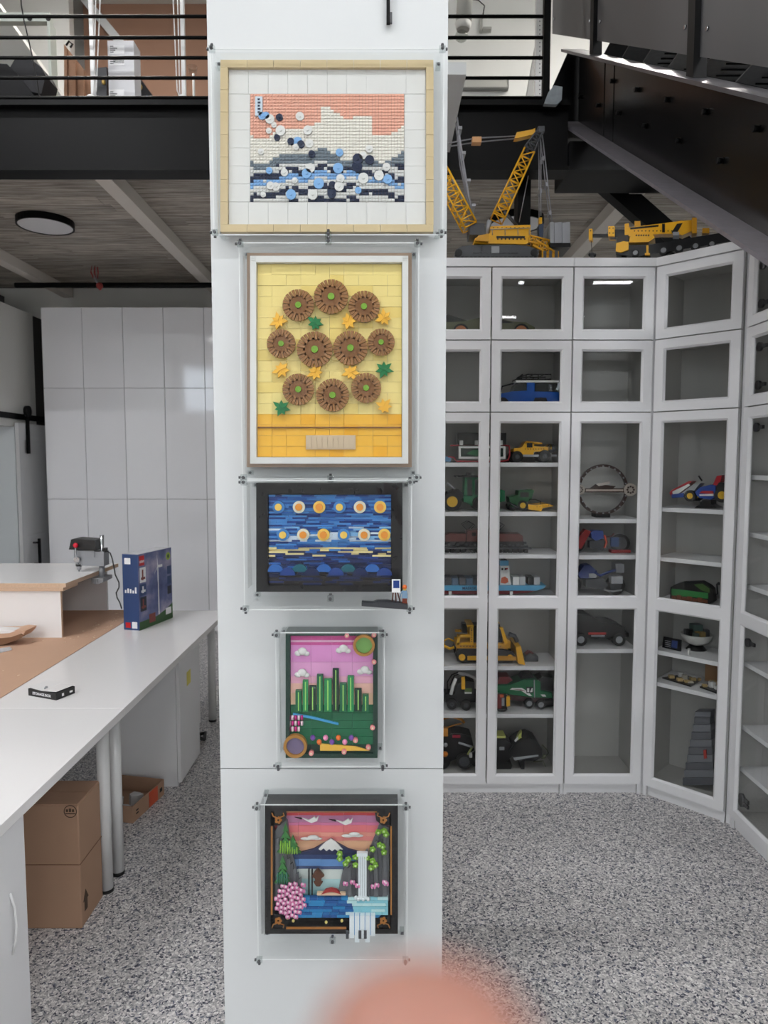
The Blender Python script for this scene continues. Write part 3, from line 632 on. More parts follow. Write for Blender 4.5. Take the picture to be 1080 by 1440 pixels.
# guard: posts and grey sheet panels above the left stringer
XP = 1.16
pb_ = [atx(x, y, XP) for x, y in ((838, 57), (980, 79), (1080, 93))]
def zg(Y):
    a, b = pb_[0], pb_[1]; return a.z+(b.z-a.z)*(Y-a.y)/(b.y-a.y)
posts = [pb_[0].y, pb_[1].y, pb_[1].y-(pb_[0].y-pb_[1].y)*.98, .1]
for y_ in posts: MB().hexa([(XP-.025, y_-.03, zt(y_-.03)+.001), (XP+.025, y_-.03, zt(y_-.03)+.001), (XP+.025, y_+.03, zt(y_+.03)+.001), (XP-.025, y_+.03, zt(y_+.03)+.001), (XP-.025, y_-.03, zt(y_)+1.2), (XP+.025, y_-.03, zt(y_)+1.2), (XP+.025, y_+.03, zt(y_)+1.2), (XP-.025, y_+.03, zt(y_)+1.2)]).build('guard_post', BLKST, stair, o)
edges = [(posts[0]+.034, posts[0]+1.0)]+[(posts[i+1]+.034, posts[i]-.034) for i in range(len(posts)-1)]
for a, b in edges:
    g = slab(MB(), XP-.004, XP+.004, a, b, zg, lambda Y: zg(Y)+.95).build('guard_panel', GREYP, stair, o)
    for y_, dz in ((a+.06, .1), (b-.06, .1)): MB().cyl((XP-.004, y_, zg(y_)+dz), (XP-.012, y_, zg(y_)+dz), .008, n=8).build('screw', CHR, g, o)
# landing end plate, with a wrapped bundle hanging by it
struct(MB().box(1.235, 2.155, BY-.04, BY+.10, 3.601, ZT-.16).box(1.091, 2.28, BY-.04, BY+.31, ZB, 3.60), 'beam_landing', BLKST, 'black steel beam at the head of the stairs')
wb = PM('plastic_bundle', 'crumpled clear plastic wrap stuffed under the stair head', 'plastic wrap', 4.12, (778, 146))
wb.part('wrap', mat('plastic_wrap', (150, 158, 164), .2, var=.3, scale=30)).P([(765, 146), (771, 130), (779, 120), (791, 122), (790, 140), (783, 147)], 0, .03); wb.done()
hp_ = MB(); hp_.prism([at(x, y, 4.47) for x, y in ((777, 122), (800, 70), (832, 74), (832, 180), (777, 180))], (0, .02, 0)); struct(hp_, 'plate_stair_head', BLKST, 'black steel plate closing the head of the stair stringer')
# diagonal brace under the stair
b0 = at(838, 236, 4.6); b1 = at(925, 312, 4.6)
br = MB(); dv = (b1-b0).normalized(); nv = Vector((-dv.z, 0, dv.x))*.065
br.prism([b0-nv-dv*.3, b0+nv-dv*.3, b1+nv+dv*.9, b1-nv+dv*.9], (0, .1, 0)); struct(br, 'brace_steel', BLKST, 'black diagonal steel brace above the mobile crane')
# ================================================================ pictures on the pillar
def PL(r, g, b, rough=.3, name=None): return mat(name or 'plastic_%d_%d_%d' % (r, g, b), (r, g, b), rough, spec=.35, var=.03, scale=40)
TAN = PL(208, 188, 148); OFFW = PL(222, 222, 219); NAVY = PL(38, 48, 74); SKYB = PL(132, 178, 226); PINK = PL(240, 184, 162); GRYB = PL(120, 132, 142); CREAM = PL(240, 236, 226); MEDB = PL(62, 110, 176)
SCREW = mat('clip_screw', (96, 97, 100), .3, metal=.7, var=0); CLIP = glass('clip_acrylic', (.86, .88, .88), 1.6, .05)
def case(label, Yf, x0, y0, x1, y1, mids=()):
    c = PM('display_case', label, 'display case', Yf, ((x0+x1)/2, y1), group='clear acrylic wall cases')
    D = 1.7995-Yf; t = .0035
    P0 = c.pt(x0, (y0+y1)/2).x; P1 = c.pt(x1, (y0+y1)/2).x; Z1 = c.pt((x0+x1)/2, y0).z; Z0 = c.pt((x0+x1)/2, y1).z; o = c.loc; r = c.root
    MB().box(P0, P1, Yf, Yf+t, Z0, Z1).build('front_panel', ACRYL, r, o)
    for a in (P0+.006, P1-.006-t): MB().box(a, a+t, Yf+t+.0005, 1.7995, Z0+.006, Z1-.006).build('side_panel', ACRYL, r, o)
    for a in (Z0+.0062, Z1-.0062-t): MB().box(P0+.006+t+.0003, P1-.006-t-.0003, Yf+t+.0005, 1.7995, a, a+t).build('top_panel' if a > Z0+.1 else 'bottom_panel', ACRYL, r, o)
    e = .0011
    for nm, a in (('edge', (P0, P1, Yf-e, Yf-.0001, Z0, Z0+2*e)), ('edge', (P0, P1, Yf-e, Yf-.0001, Z1-2*e, Z1)), ('edge', (P0, P0+2*e, Yf-e, Yf-.0001, Z0+2*e, Z1-2*e)), ('edge', (P1-2*e, P1, Yf-e, Yf-.0001, Z0+2*e, Z1-2*e))): MB().box(*a).build(nm, ACRE, r, o)
    def clip(x, z, sx, sz, Y=Yf):
        k = MB().box(x-.008, x+.008, Y-.010, Y-.0012, z-.008, z+.008).build('corner_clip', CLIP, r, o, bevel=.002)
        MB().cyl((x, Y-.010, z), (x, Y-.0145, z), .0042, n=10).cyl((x, Y-.0147, z), (x, Y-.017, z), .0022, n=6).cyl((x, Y-.0055, z+sz*.008), (x, Y-.0055, z+sz*.0125), .0036, n=8).cyl((x+sx*.008, Y-.0055, z), (x+sx*.0125, Y-.0055, z), .0036, n=8).build('screw', SCREW, k, o)
    for sx in (0, 1):
        for sz in (0, 1):
            clip(P1-.005 if sx else P0+.005, Z1-.005 if sz else Z0+.005, 1 if sx else -1, 1 if sz else -1)
            # stand-off at the wall end of the same corner
            x = P1-.012 if sx else P0+.012; z = Z1-.016 if sz else Z0+.016
            q = MB().box(x-.006, x+.006, 1.781, 1.7993, z-.006, z+.006).build('wall_bracket', CLIP, r, o); MB().cyl((x, 1.781, z), (x, 1.777, z), .0034, n=8).build('screw', SCREW, q, o)
    for px_, py_ in mids:
        q = c.pt(px_, py_); clip(q.x, q.z, 0, 1)
    return c
case('clear acrylic case at the top of the pillar over the tan framed picture', 1.742, 298, 68, 624, 331, [(462, 331)])
case('clear acrylic case over the upright yellow picture', 1.735, 338, 341, 589, 674, [(462, 341), (465, 673)])
case('clear acrylic case over the deep blue picture in a black frame', 1.665, 342, 675, 579, 858, [(465, 841)])
case('narrow clear acrylic case over the small green framed picture', 1.705, 388, 889, 541, 1078)
case('lowest clear acrylic case over the mountain lake picture', 1.700, 361, 1131, 573, 1350, [(468, 1320)])

# ---- 1 tan frame: loose colour field of pink, white and navy studs
rr = random.Random(5)
a1 = PM('framed_picture', 'framed brick mosaic of pink, white and navy studs behind a white tiled mat', 'picture', 1.768, (460, 327), group='brick-built pictures on the pillar')
X0, X1, Y0, Y1 = 310.5, 609.5, 86, 327
a1.part('backboard', OFFW).B(X0+2, Y0+2, X1-2, Y1-2, .012, .028)
fw = 10.5
n = 8
for i in range(n):
    u0 = X0+(X1-X0)*i/n+.25; u1 = X0+(X1-X0)*(i+1)/n-.25
    a1.part('frame_tile', TAN).B(u0, Y0, u1, Y0+fw, -.006, .011); a1.part('frame_tile', TAN).B(u0, Y1-fw, u1, Y1, -.006, .011)
n = 7
for i in range(n):
    v0 = Y0+fw+(Y1-Y0-2*fw)*i/n+.25; v1 = Y0+fw+(Y1-Y0-2*fw)*(i+1)/n-.25
    a1.part('frame_tile', TAN).B(X0, v0, X0+fw, v1, -.006, .011); a1.part('frame_tile', TAN).B(X1-fw, v0, X1, v1, -.006, .011)
px0, px1, py0, py1 = 351.5, 568.5, 131, 283
mx0, mx1, my0, my1 = X0+fw+.2, X1-fw-.2, Y0+fw+.2, Y1-fw-.2
cols = [mx0+(mx1-mx0)*i/10 for i in range(11)]
for i in range(10):
    a1.part('mat_tile', OFFW).B(cols[i]+.15, my0, cols[i+1]-.15, py0-.4, .004, .011); a1.part('mat_tile', OFFW).B(cols[i]+.15, py1+.4, cols[i+1]-.15, my1, .004, .011)
for i in range(6):
    v0 = py0+(py1-py0)*i/6+.15; v1 = py0+(py1-py0)*(i+1)/6-.15
    a1.part('mat_tile', OFFW).B(mx0, v0, px0-.4, v1, .004, .011); a1.part('mat_tile', OFFW).B(px1+.4, v0, mx1, v1, .004, .011)
a1.part('mosaic_base', mat('mosaic_base', (150, 110, 104), .5)).B(px0, py0, px1, py1, .006, .0115)
mc = [PINK, CREAM, GRYB, NAVY, SKYB, OFFW, TAN]
lay = [a1.part('studs', m_, kind='stuff') for m_ in mc]
NX, NY = 48, 34; sx_ = (px1-px0)/NX; sy_ = (py1-py0)/NY
def field(u, v):
    # plain colour field: warm top, pale middle, stacked navy / white / blue bars low down
    w1 = .05*math.sin(u*9+1)+.03*math.sin(u*23)
    if v < .34+w1-.16*(.45 < u < .8): return 0
    if v < .58+w1: return 1
    if v < .66+w1*.5: return 2
    k = int((v+.10*math.sin(u*3.1)+.02*math.sin(u*31))*17)
    return (3, 5, 3, 4, 5, 3, 5, 3, 6, 3, 5)[k % 11] if rr.random() > .08 else 5
for j in range(NY):
    for i in range(NX):
        c = field((i+.5)/NX, (j+.5)/NY); x = px0+(i+.5)*sx_; y = py0+(j+.5)*sy_
        q = lay[c]; q.B(x-sx_*.47, y-sy_*.47, x+sx_*.47, y+sy_*.47, .0035, .006); q.C(x, y, sx_*.36, .0012, .0035, 6)
for i in range(46):
    x = rr.uniform(px0+8, px1-8); y = rr.uniform(py0+70, py1-8) if i > 12 else rr.uniform(py0+30, py0+70)*1.0
    if i <= 12: x = rr.uniform(px0+6, px0+90)
    a = a1.part('round_plate', [OFFW, OFFW, SKYB, NAVY][i % 4]); r_ = rr.uniform(4, 8); a.C(x, y, r_, -.001-.001*(i % 3), .0034, 10); a.C(x, y, 1.9, -.0028-.001*(i % 3), 0, 6)
lb = a1.part('label_tile', PL(206, 220, 232)); lb.B(359, 136, 369, 163, -.002, .0034)
q = a1.part('label_print', NAVY, lb)
for i in range(5): q.B(362.5, 139+i*4.5, 365.5+(i % 2), 141.6+i*4.5, -.0026, -.002)
a1.done()

# ---- 2 yellow upright: plain colour blocks with loose brown and green rosettes
PALEY = PL(240, 220, 142); PALEY2 = PL(236, 212, 126); GOLD = PL(242, 186, 66); GOLD2 = PL(238, 176, 50); BRN = PL(150, 106, 66); BRN2 = PL(128, 86, 50); LIME = PL(122, 170, 56); GRN2 = PL(30, 122, 70); MAR = PL(112, 48, 38); TAUPE = PL(150, 128, 110); SAND = PL(206, 186, 158)
a2 = PM('framed_picture', 'upright yellow brick-built panel with brown rosettes in a white and taupe frame', 'picture', 1.757, (462, 657), group='brick-built pictures on the pillar')
X0, X1, Y0, Y1 = 347.5, 579, 356, 657
a2.part('backboard', TAUPE).B(X0, Y0, X1, Y1, .010, .040)
for b in ((X0, Y0, X1, Y0+5), (X0, Y1-5, X1, Y1), (X0, Y0+5, X0+5, Y1-5), (X1-5, Y0+5, X1, Y1-5)): a2.part('outer_frame', TAUPE).B(*b, -.002, .0098)
for b in ((X0+5, Y0+5, X1-5, Y0+14), (X0+5, Y1-14, X1-5, Y1-5), (X0+5, Y0+14, X0+13.5, Y1-14), (X1-13.5, Y0+14, X1-5, Y1-14)): a2.part('inner_frame', OFFW).B(*b, -.008, .0098)
for cx, cy in ((X0+9, Y0+9.5), (X1-9, Y0+9.5), (X0+9, Y1-9.5), (X1-9, Y1-9.5)):
    s_ = a2.part('corner_studs', OFFW)
    for i in range(3):
        for j in range(2): s_.C(cx-3+i*3, cy-1.7+j*3.4, 1.05, -.0095, -.008, 8)
gx0, gx1, gy0, gy1 = X0+14, X1-14, Y0+14.5, Y1-14.5
NXX, NYY = 10, 18
for j in range(NYY):
    i = 0
    while i < NXX:
        sp_ = min(rr.choice((1, 1, 2)), NXX-i)
        u0 = gx0+(gx1-gx0)*i/NXX+.12; u1 = gx0+(gx1-gx0)*(i+sp_)/NXX-.12; v0 = gy0+(gy1-gy0)*j/NYY+.12; v1 = gy0+(gy1-gy0)*(j+1)/NYY-.12
        low = j >= 14
        a2.part('background_tile', (GOLD if rr.random() < .7 else GOLD2) if low else (PALEY if rr.random() < .7 else PALEY2)).B(u0, v0, u1, v1, .0055+rr.choice((0, 0, .0012)), .0098)
        i += sp_
def rosette(cx, cy, r, m1, m2, mc_, d=-.008, n=26):
    q = a2.part('rosette', m2); q.C(cx, cy, r*.66, d, .0052, 22)
    pt_ = a2.part('petal_ring', m1, q)
    for i in range(n):
        t = 2*math.pi*i/n; c_, s__ = math.cos(t), math.sin(t); w_ = r*.095
        pt_.P([(cx+c_*r*.55-s__*w_*.7, cy+s__*r*.55+c_*w_*.7), (cx+c_*r-s__*w_, cy+s__*r+c_*w_), (cx+c_*r+s__*w_, cy+s__*r-c_*w_), (cx+c_*r*.55+s__*w_*.7, cy+s__*r*.55-c_*w_*.7)], d-.002+.002*(i % 2), d+.006)
    a2.part('boss', mc_, q).C(cx, cy, r*.2, d-.004, d, 14)
# an even scatter of rosettes, staggered in three rows
for cx, cy, r in ((420, 430, 22), (466, 418, 24), (512, 432, 22), (396, 484, 20), (443, 492, 25), (493, 490, 24), (536, 482, 19), (420, 548, 22), (468, 556, 23), (515, 546, 21)):
    rosette(cx, cy, r, BRN, BRN2, LIME if (cx+cy) % 3 else MAR)
for cx, cy, a0 in ((392, 452, 0), (540, 448, 1), (444, 455, 2), (490, 452, 0), (396, 520, 1), (540, 520, 2), (444, 524, 0), (493, 524, 1), (396, 574, 2), (540, 572, 0)):
    q = a2.part('leaf_cluster', [GOLD, GOLD, GRN2][a0])
    for i in range(7):
        t = i*.9+a0; L_ = rr.uniform(9, 15); c_, s__ = math.cos(t), math.sin(t)
        q.P([(cx, cy), (cx+c_*L_*.5-s__*3, cy+s__*L_*.5+c_*3), (cx+c_*L_, cy+s__*L_), (cx+c_*L_*.5+s__*3, cy+s__*L_*.5-c_*3)], -.006-.001*(i % 3), -.001)
q = a2.part('divider_bar', BRN2); q.B(gx0+1, 600, gx1-1, 602, .001, .0054)
q = a2.part('plain_bar', SAND); q.B(430, 612, 500, 632, .001, .0054)
for i in range(9): a2.part('bar_tile', SAND, q).B(431+i*7.6, 614, 437.8+i*7.6, 630, -.0005, .001)
a2.done()

# ---- 3 black frame: stacked blue bars with plain yellow discs
a3 = PM('framed_picture', 'deep black-framed brick panel of stacked blue bars with yellow discs', 'picture', 1.70, (462, 833), group='brick-built pictures on the pillar')
BK = PL(24, 24, 26, .22); X0, X1, Y0, Y1 = 360.5, 566, 679, 832
a3.part('box', BK).B(X0, Y0, X1, Y1, .02, .098)
for b in ((X0, Y0, X1, Y0+16), (X0, Y1-9, X1, Y1), (X0, Y0+16, X0+16, Y1-9), (X1-15, Y0+16, X1, Y1-9)): a3.part('frame_board', BK).B(*b, -.002, .0198)
bx0, bx1, by0, by1 = X0+17, X1-16, Y0+17, Y1-9.5
blues = [PL(30, 62, 132), PL(44, 98, 172), PL(70, 134, 202), PL(26, 38, 78), PL(128, 182, 226), PL(34, 50, 104)]
lays = [a3.part('blue_bars', m_, kind='stuff') for m_ in blues]; deep = a3.part('dark_bars', PL(40, 36, 36), kind='stuff'); pale = a3.part('pale_bars', PL(206, 222, 236), kind='stuff'); sandl = a3.part('sand_bars', PL(232, 216, 156), kind='stuff')
v = by0; row = 0
while v < by1-.1:
    u = bx0
    while u < bx1-.5:
        L_ = min(rr.uniform(8, 30), bx1-u); f_ = (v-by0)/(by1-by0); g_ = (u-bx0)/(bx1-bx0)
        q = rr.choice(lays[:3]+lays[1:3]) if f_ < .62 else rr.choice([lays[0], lays[3], lays[5], lays[3], lays[1]])
        if .34 < f_ < .52 and rr.random() < .45: q = rr.choice([lays[4], pale])
        if .58 < f_ < .68 and rr.random() < .4: q = sandl
        if f_ > .80: q = rr.choice([deep, lays[3], lays[5], deep])
        q.B(u, v, u+L_-.15, v+2.55, rr.uniform(.004, .012), .0198); u += L_
    v += 2.65; row += 1
YEL = PL(240, 200, 96); ORG = PL(232, 150, 60); PALB = PL(226, 226, 206)
for i in range(12):
    cx = 392+(i % 6)*28.5+(0 if i < 6 else 6); cy = 713 if i < 6 else 752; m1, m2 = [(blues[2], YEL), (PALB, ORG), (YEL, ORG)][i % 3]
    q = a3.part('disc', m1); q.C(cx, cy, 8.5, -.004, .006, 20); a3.part('disc_centre', m2, q).C(cx, cy, 5, -.009, -.004, 16)
for i in range(10):
    q = a3.part('half_round', [blues[1], blues[0], PL(24, 92, 108), blues[3]][i % 4]); cx = bx0+10+i*17; cy = 804+5*(i % 2)
    q.P([(cx+11*math.cos(t*math.pi/8), cy-11*math.sin(t*math.pi/8)) for t in range(9)], -.002-.002*(i % 2), .006)
a3.done()
# ledge with the little painter figure
lg_ = PM('brick_ledge', 'dark grey stepped brick ledge jutting from the black framed picture case', 'ledge', 1.645, (545, 851))
lg_.part('ledge', PL(58, 60, 64)).P([(509, 844), (525, 845), (530, 843), (545, 843), (573, 847), (573, 854), (560, 853), (509, 849)], -.028, .0); lg_.done()
es = PM('mini_easel', 'tiny brown easel holding a plain blue panel', 'easel', 1.632, (556, 848))
es.part('panel', PL(238, 238, 238)).B(551, 814.5, 563, 833, -.004, .0); es.part('blue_field', blues[0], es.parts[0]).B(553, 816, 561.5, 826.5, -.0048, -.004)
for a_, b_ in (((553, 833), (551, 847)), ((556, 833), (557, 846)), ((559, 833), (563, 847))): es.part('leg', PL(92, 52, 40)).L([(*a_, -.002), (*b_, .0)], .0016)
es.done()
fg = PM('mini_figure', 'tiny plastic toy figure with orange hair beside the easel', 'toy figure', 1.632, (570, 850))
fg.part('legs', PL(112, 52, 36)).B(565.5, 841, 572.5, 848.5, -.004, .004); fg.part('torso', PL(120, 150, 176)).P([(566, 830), (572, 830), (573.5, 841), (565, 841)], -.004, .004)
q = fg.part('head', PL(238, 200, 90)); q.mb.cyl(fg.pt(569, 830), fg.pt(569, 825), .0042, n=12); fg.part('hair', PL(224, 112, 52), q).E(569, 825.5, 3.4, 3.4, 0, .006); fg.part('arm', PL(120, 150, 176)).L([(566, 831, 0), (563.5, 835, -.004), (562.5, 839, -.006)], .0016); fg.done()

# ---- 4 small green frame: plain pink sky over plain green blocks
a4 = PM('framed_picture', 'small dark green framed brick panel of pink sky over plain green blocks', 'picture', 1.742, (466, 1065), group='brick-built pictures on the pillar')
DG = PL(26, 58, 48); X0, X1, Y0, Y1 = 402, 531, 888, 1065
a4.part('backboard', DG).B(X0, Y0, X1, Y1, .012, .05)
for b in ((X0, Y0, X1, Y0+5.5), (X0, Y1-6, X1, Y1), (X0, Y0+5.5, X0+6, Y1-6), (X1-6, Y0+5.5, X1, Y1-6)): a4.part('frame_bar', DG).B(*b, -.004, .0118)
gx0, gx1 = X0+6.3, X1-6.3
sky = [(894, 901, (206, 84, 150)), (901, 904, (236, 180, 214)), (904, 908, (208, 92, 158)), (908, 932, (222, 148, 206)), (932, 952, (226, 162, 208)), (952, 962, (232, 172, 196)), (962, 976, (236, 188, 172)), (976, 992, (238, 200, 166))]
for y0, y1, c in sky:
    k = 4
    for i in range(k): a4.part('sky_tile', PL(*c)).B(gx0+(gx1-gx0)*i/k+.1, y0+.1, gx0+(gx1-gx0)*(i+1)/k-.1, y1-.1, .006, .0117)
MG = PL(28, 104, 70); LG = PL(44, 140, 84); LM = PL(168, 222, 116)
for i in range(6):
    y0 = 992+i*11.2
    for j in range(4): a4.part('ground_tile', MG if i < 5 else DG).B(gx0+(gx1-gx0)*j/4+.1, y0+.1, gx0+(gx1-gx0)*(j+1)/4-.1, min(y0+11.1, Y1-6.2), .005, .0117)
for i, (x, w_, h_) in enumerate(((416, 9, 30), (426, 8, 44), (435, 10, 36), (446, 9, 52), (456, 11, 46), (468, 9, 60), (478, 10, 40), (489, 9, 50), (499, 10, 32), (510, 9, 24))):
    q = a4.part('green_block', [MG, LG, DG][i % 3]); q.B(x, 1000-h_, x+w_-.5, 1000, -.008+.003*(i % 3), .0048); a4.part('light_strip', LM, q).B(x+w_*.4, 1002-h_, x+w_*.55, 998, -.0086+.003*(i % 3), -.0078+.003*(i % 3))
for cx, cy in ((424, 918), (482, 914), (512, 944), (424, 948)):
    q = a4.part('cloud', OFFW); q.E(cx-5, cy+1, 5, 4, .002, .004); q.E(cx+1, cy-2, 6.5, 5.5, .001, .005); q.E(cx+7, cy+1.5, 4.5, 3.5, .002, .004)
GLD = PL(176, 126, 62)
for cx, cy, r, m_ in ((512, 906, 15, PL(120, 170, 92)), (416, 1047, 16, PL(120, 108, 140))):
    q = a4.part('medallion', GLD); q.O(cx, cy, r, r*.76, -.014, .0); a4.part('medallion_disc', m_, q).C(cx, cy, r*.77, -.006, .002, 24)
for cx, cy in ((488, 893), (526, 892), (526, 930), (524, 1022), (500, 1040), (518, 1050), (438, 1058), (484, 1056)):
    q = a4.part('flower', PL(236, 150, 150)); q.C(cx, cy, 3.4, -.008, .004, 8); a4.part('flower_centre', PL(236, 220, 190), q).C(cx, cy, 1.4, -.0095, -.008, 8)
for i in range(14): a4.part('blossom_peg', [PL(214, 52, 142), PL(244, 214, 226)][i % 2]).mb.cyl(a4.pt(407+(i % 5)*4.4, 1006+(i//5)*8), a4.pt(407+(i % 5)*4.4, 1012+(i//5)*8), .0032, n=8)
q = a4.part('blue_band', PL(74, 160, 212)); q.P([(412, 1003), (440, 1008), (476, 1017), (476, 1020), (438, 1011), (412, 1006)], .001, .0048)
q = a4.part('yellow_band', PL(238, 190, 76)); q.P([(450, 1046), (500, 1050), (520, 1056), (450, 1056)], .001, .0048)
for i in range(7): a4.part('round_cap', [PL(122, 80, 168), PL(238, 118, 52), PL(240, 150, 190)][i % 3]).E(440+i*9, 1037+6*(i % 2), 3.6, 4, -.002, .006)
a4.done()

# ---- 5 mountain lake landscape in a deep black box frame
a5 = PM('framed_picture', 'black box framed brick landscape with snowy mountain, waterfall and pink blossom', 'picture', 1.748, (466, 1311), group='brick-built pictures on the pillar')
X0, X1, Y0, Y1 = 373, 559.5, 1130, 1311
a5.part('box', BK).B(X0, Y0, X1, Y1, .022, .051)
for b in ((X0, Y0, X1, Y0+9), (X0, Y1-9, X1, Y1), (X0, Y0+9, X0+13, Y1-9), (X1-12, Y0+9, X1, Y1-9)): a5.part('frame_board', BK).B(*b, -.006, .0218)
GO = PL(166, 108, 48)
for b in ((403, 1139.5, 530, 1140.5), (403, 1301, 487, 1304), (381.5, 1160, 384, 1284), (549, 1160, 551, 1284)): a5.part('gold_rule', GO).B(*b, -.0075, -.006)
for cx, cy, fx, fy in ((391, 1148, 1, 1), (540, 1148, -1, 1), (391, 1295, 1, -1), (540, 1295, -1, -1)):
    a5.part('corner_board', BK).P([(cx-10*fx, cy-9*fy), (cx+13*fx, cy-9*fy), (cx+11*fx, cy+4*fy), (cx+3*fx, cy+11*fy), (cx-10*fx, cy+11*fy)], -.006, .02)
    q = a5.part('gold_ornament', GO)
    for i in range(5): t = i*1.257; q.C(cx+fx*1+3.2*math.cos(t), cy+fy*3+3.2*math.sin(t), 2, -.0095, -.006, 8)
    q.L([(cx-8*fx, cy-7*fy, -.008), (cx-6*fx, cy-2*fy, -.008), (cx-2*fx, cy-1*fy, -.008)], .0016); q.L([(cx+8*fx, cy-7*fy, -.008), (cx+9*fx, cy-3*fy, -.008), (cx+4*fx, cy-1*fy, -.008)], .0016)
gx0, gx1 = X0+13.3, X1-12.3
sky = [(1140, 1146, (150, 96, 120)), (1146, 1150, (206, 70, 80)), (1150, 1160, (186, 124, 160)), (1160, 1164, (212, 120, 160)), (1164, 1174, (222, 118, 124)), (1174, 1180, (224, 150, 134)), (1180, 1186, (222, 134, 130)), (1186, 1196, (226, 176, 140)), (1196, 1204, (218, 168, 136)), (1204, 1212, (50, 72, 122)), (1212, 1222, (96, 140, 196)), (1222, 1226, (70, 86, 128)), (1226, 1240, (206, 216, 212)), (1240, 1256, (176, 214, 216)), (1256, 1270, (150, 200, 206))]
for y0, y1, c in sky:
    for i in range(5): a5.part('sky_tile' if y0 < 1204 else 'lake_tile', PL(*c)).B(gx0+(gx1-gx0)*i/5+.08, y0+.08, gx0+(gx1-gx0)*(i+1)/5-.08, y1-.08, .012+.0015*((i+int(y0)) % 2), .0218)
MTN = PL(36, 46, 82)
a5.part('mountain', MTN).P([(412, 1203), (440, 1196), (458, 1186), (465, 1181), (472, 1186), (490, 1196), (518, 1203)], .004, .0115)
a5.part('snow_cap', OFFW).P([(448, 1194), (458, 1184), (465, 1180), (472, 1184), (482, 1195), (478, 1194), (475, 1197), (471, 1194), (467, 1197), (463, 1194), (459, 1197), (455, 1193), (451, 1196)], .000, .0038)
for cx, cy in ((438, 1154), (486, 1157)):
    q = a5.part('crane_bird', OFFW); q.P([(cx-14, cy-3), (cx-4, cy), (cx+4, cy-5), (cx+6, cy-2), (cx+10, cy-6), (cx+8, cy+1), (cx, cy+4), (cx-5, cy+2)], .002, .006); a5.part('wing_tip', BK, q).P([(cx-24, cy-4), (cx-13, cy-2.8), (cx-14, cy-.8)], .0025, .0055)
for cx, cy in ((436, 1180), (494, 1176)):
    q = a5.part('cloud', OFFW); q.E(cx-5, cy+1, 9, 2.2, .006, .004); q.E(cx+4, cy-1, 8, 3.4, .005, .004); q.E(cx+10, cy+1, 7, 1.8, .006, .004)
ROCK = PL(102, 104, 108); ROCK2 = PL(78, 80, 84)
for k, pts in enumerate(([(386.5, 1270), (386.5, 1170), (398, 1148), (404, 1156), (408, 1190), (414, 1215), (424, 1258), (430, 1268)], [(547, 1268), (547, 1165), (534, 1158), (528, 1175), (518, 1200), (508, 1216), (492, 1214), (482, 1225), (474, 1262), (480, 1268)])):
    q = a5.part('cliff', ROCK); q.P(pts, .002, .0115)
    for i in range(9):
        xa = pts[0][0]+(4+i*4.0 if k == 0 else -6-i*6.2); ya = 1180+i*7 if k == 0 else 1172+i*6.0; a5.part('rock_slab', ROCK2 if i % 2 else ROCK, q).P([(xa-2.5, ya), (xa+1.5, ya-3), (xa+3.5, 1262), (xa-2.5, 1264)], -.002-.001*(i % 3), .002)
PINE = PL(58, 122, 62); PINE2 = PL(140, 190, 70); TEAL = PL(60, 118, 104)
for cx, cy, h_ in ((402, 1160, 38), (398, 1205, 36), (412, 1178, 20)):
    q = a5.part('pine_tree', PINE)
    for i in range(4):
        y = cy+h_*i/4; w_ = 4+i*2.6; q.P([(cx, y-5), (cx+w_, y+h_*.2), (cx+w_*.3, y+h_*.16), (cx, y+h_*.26), (cx-w_*.3, y+h_*.16), (cx-w_, y+h_*.2)], -.008-.001*i, .0)
    f_ = a5.part('foliage_tips', PINE2 if cx != 398 else TEAL, q)
    for i in range(5): f_.L([(cx-6+i*3, cy+h_*.5+3*(i % 2), -.012), (cx-7+i*3.4, cy+h_*.95, -.013)], .002)
rr = random.Random(8); BL = PL(226, 136, 184); BLW = PL(246, 224, 234)
for i in range(46):
    t = i*2.4; d_ = math.sqrt((i+.5)/46)*25; x = 409+d_*math.cos(t)*.85; y = 1262+d_*math.sin(t)
    q = a5.part('blossom', BL); q.E(x-1.4, y, 2, 3.2, -.012, .004, 6, 4); q.E(x+1.6, y+.6, 1.8, 3, -.012, .004, 6, 4); a5.part('bud', BLW, q).E(x, y-1.6, 1.7, 1.7, -.016, .003, 6, 4)
for cx, cy in ((427, 1242), (426, 1250), (486, 1240), (496, 1238), (503, 1243), (525, 1244), (530, 1242), (541, 1238), (543, 1240)):
    q = a5.part('blossom', BL); q.E(cx-1.6, cy, 2.2, 3.4, -.008, .004, 6, 4); q.E(cx+2, cy+.6, 2, 3.2, -.008, .004, 6, 4); a5.part('bud', BLW, q).E(cx, cy-2, 1.5, 1.5, -.011, .003, 6, 4)
LF = PL(126, 176, 54)
for cx, cy in ((478, 1205), (486, 1212), (490, 1206), (500, 1203), (516, 1204), (524, 1208), (528, 1214), (522, 1218), (532, 1168), (540, 1166), (543, 1171), (524, 1192), (534, 1186), (540, 1196), (478, 1198), (500, 1214), (538, 1188)):
    q = a5.part('leaf_sprig', LF)
    for i in range(5): t = i*1.257+cx; q.E(cx+2.6*math.cos(t), cy+2.6*math.sin(t), 2.1, 2.1, -.008, .003, 6, 4)
    a5.part('sprig_tip', PL(206, 236, 160), q).E(cx, cy, 1.6, 1.6, -.012, .003, 6, 4)
WF = PL(226, 234, 238)
q = a5.part('waterfall', WF)
for i in range(4): q.B(504+i*3, 1200, 506.6+i*3, 1258, -.010-.001*(i % 2), -.003)
q.B(502, 1196, 517, 1201, -.012, -.002)
for i in range(6): q.E(501+i*3.4, 1259+(i % 2)*2, 2.8, 3, -.010, .004, 6, 4)
BR = PL(92, 58, 40)
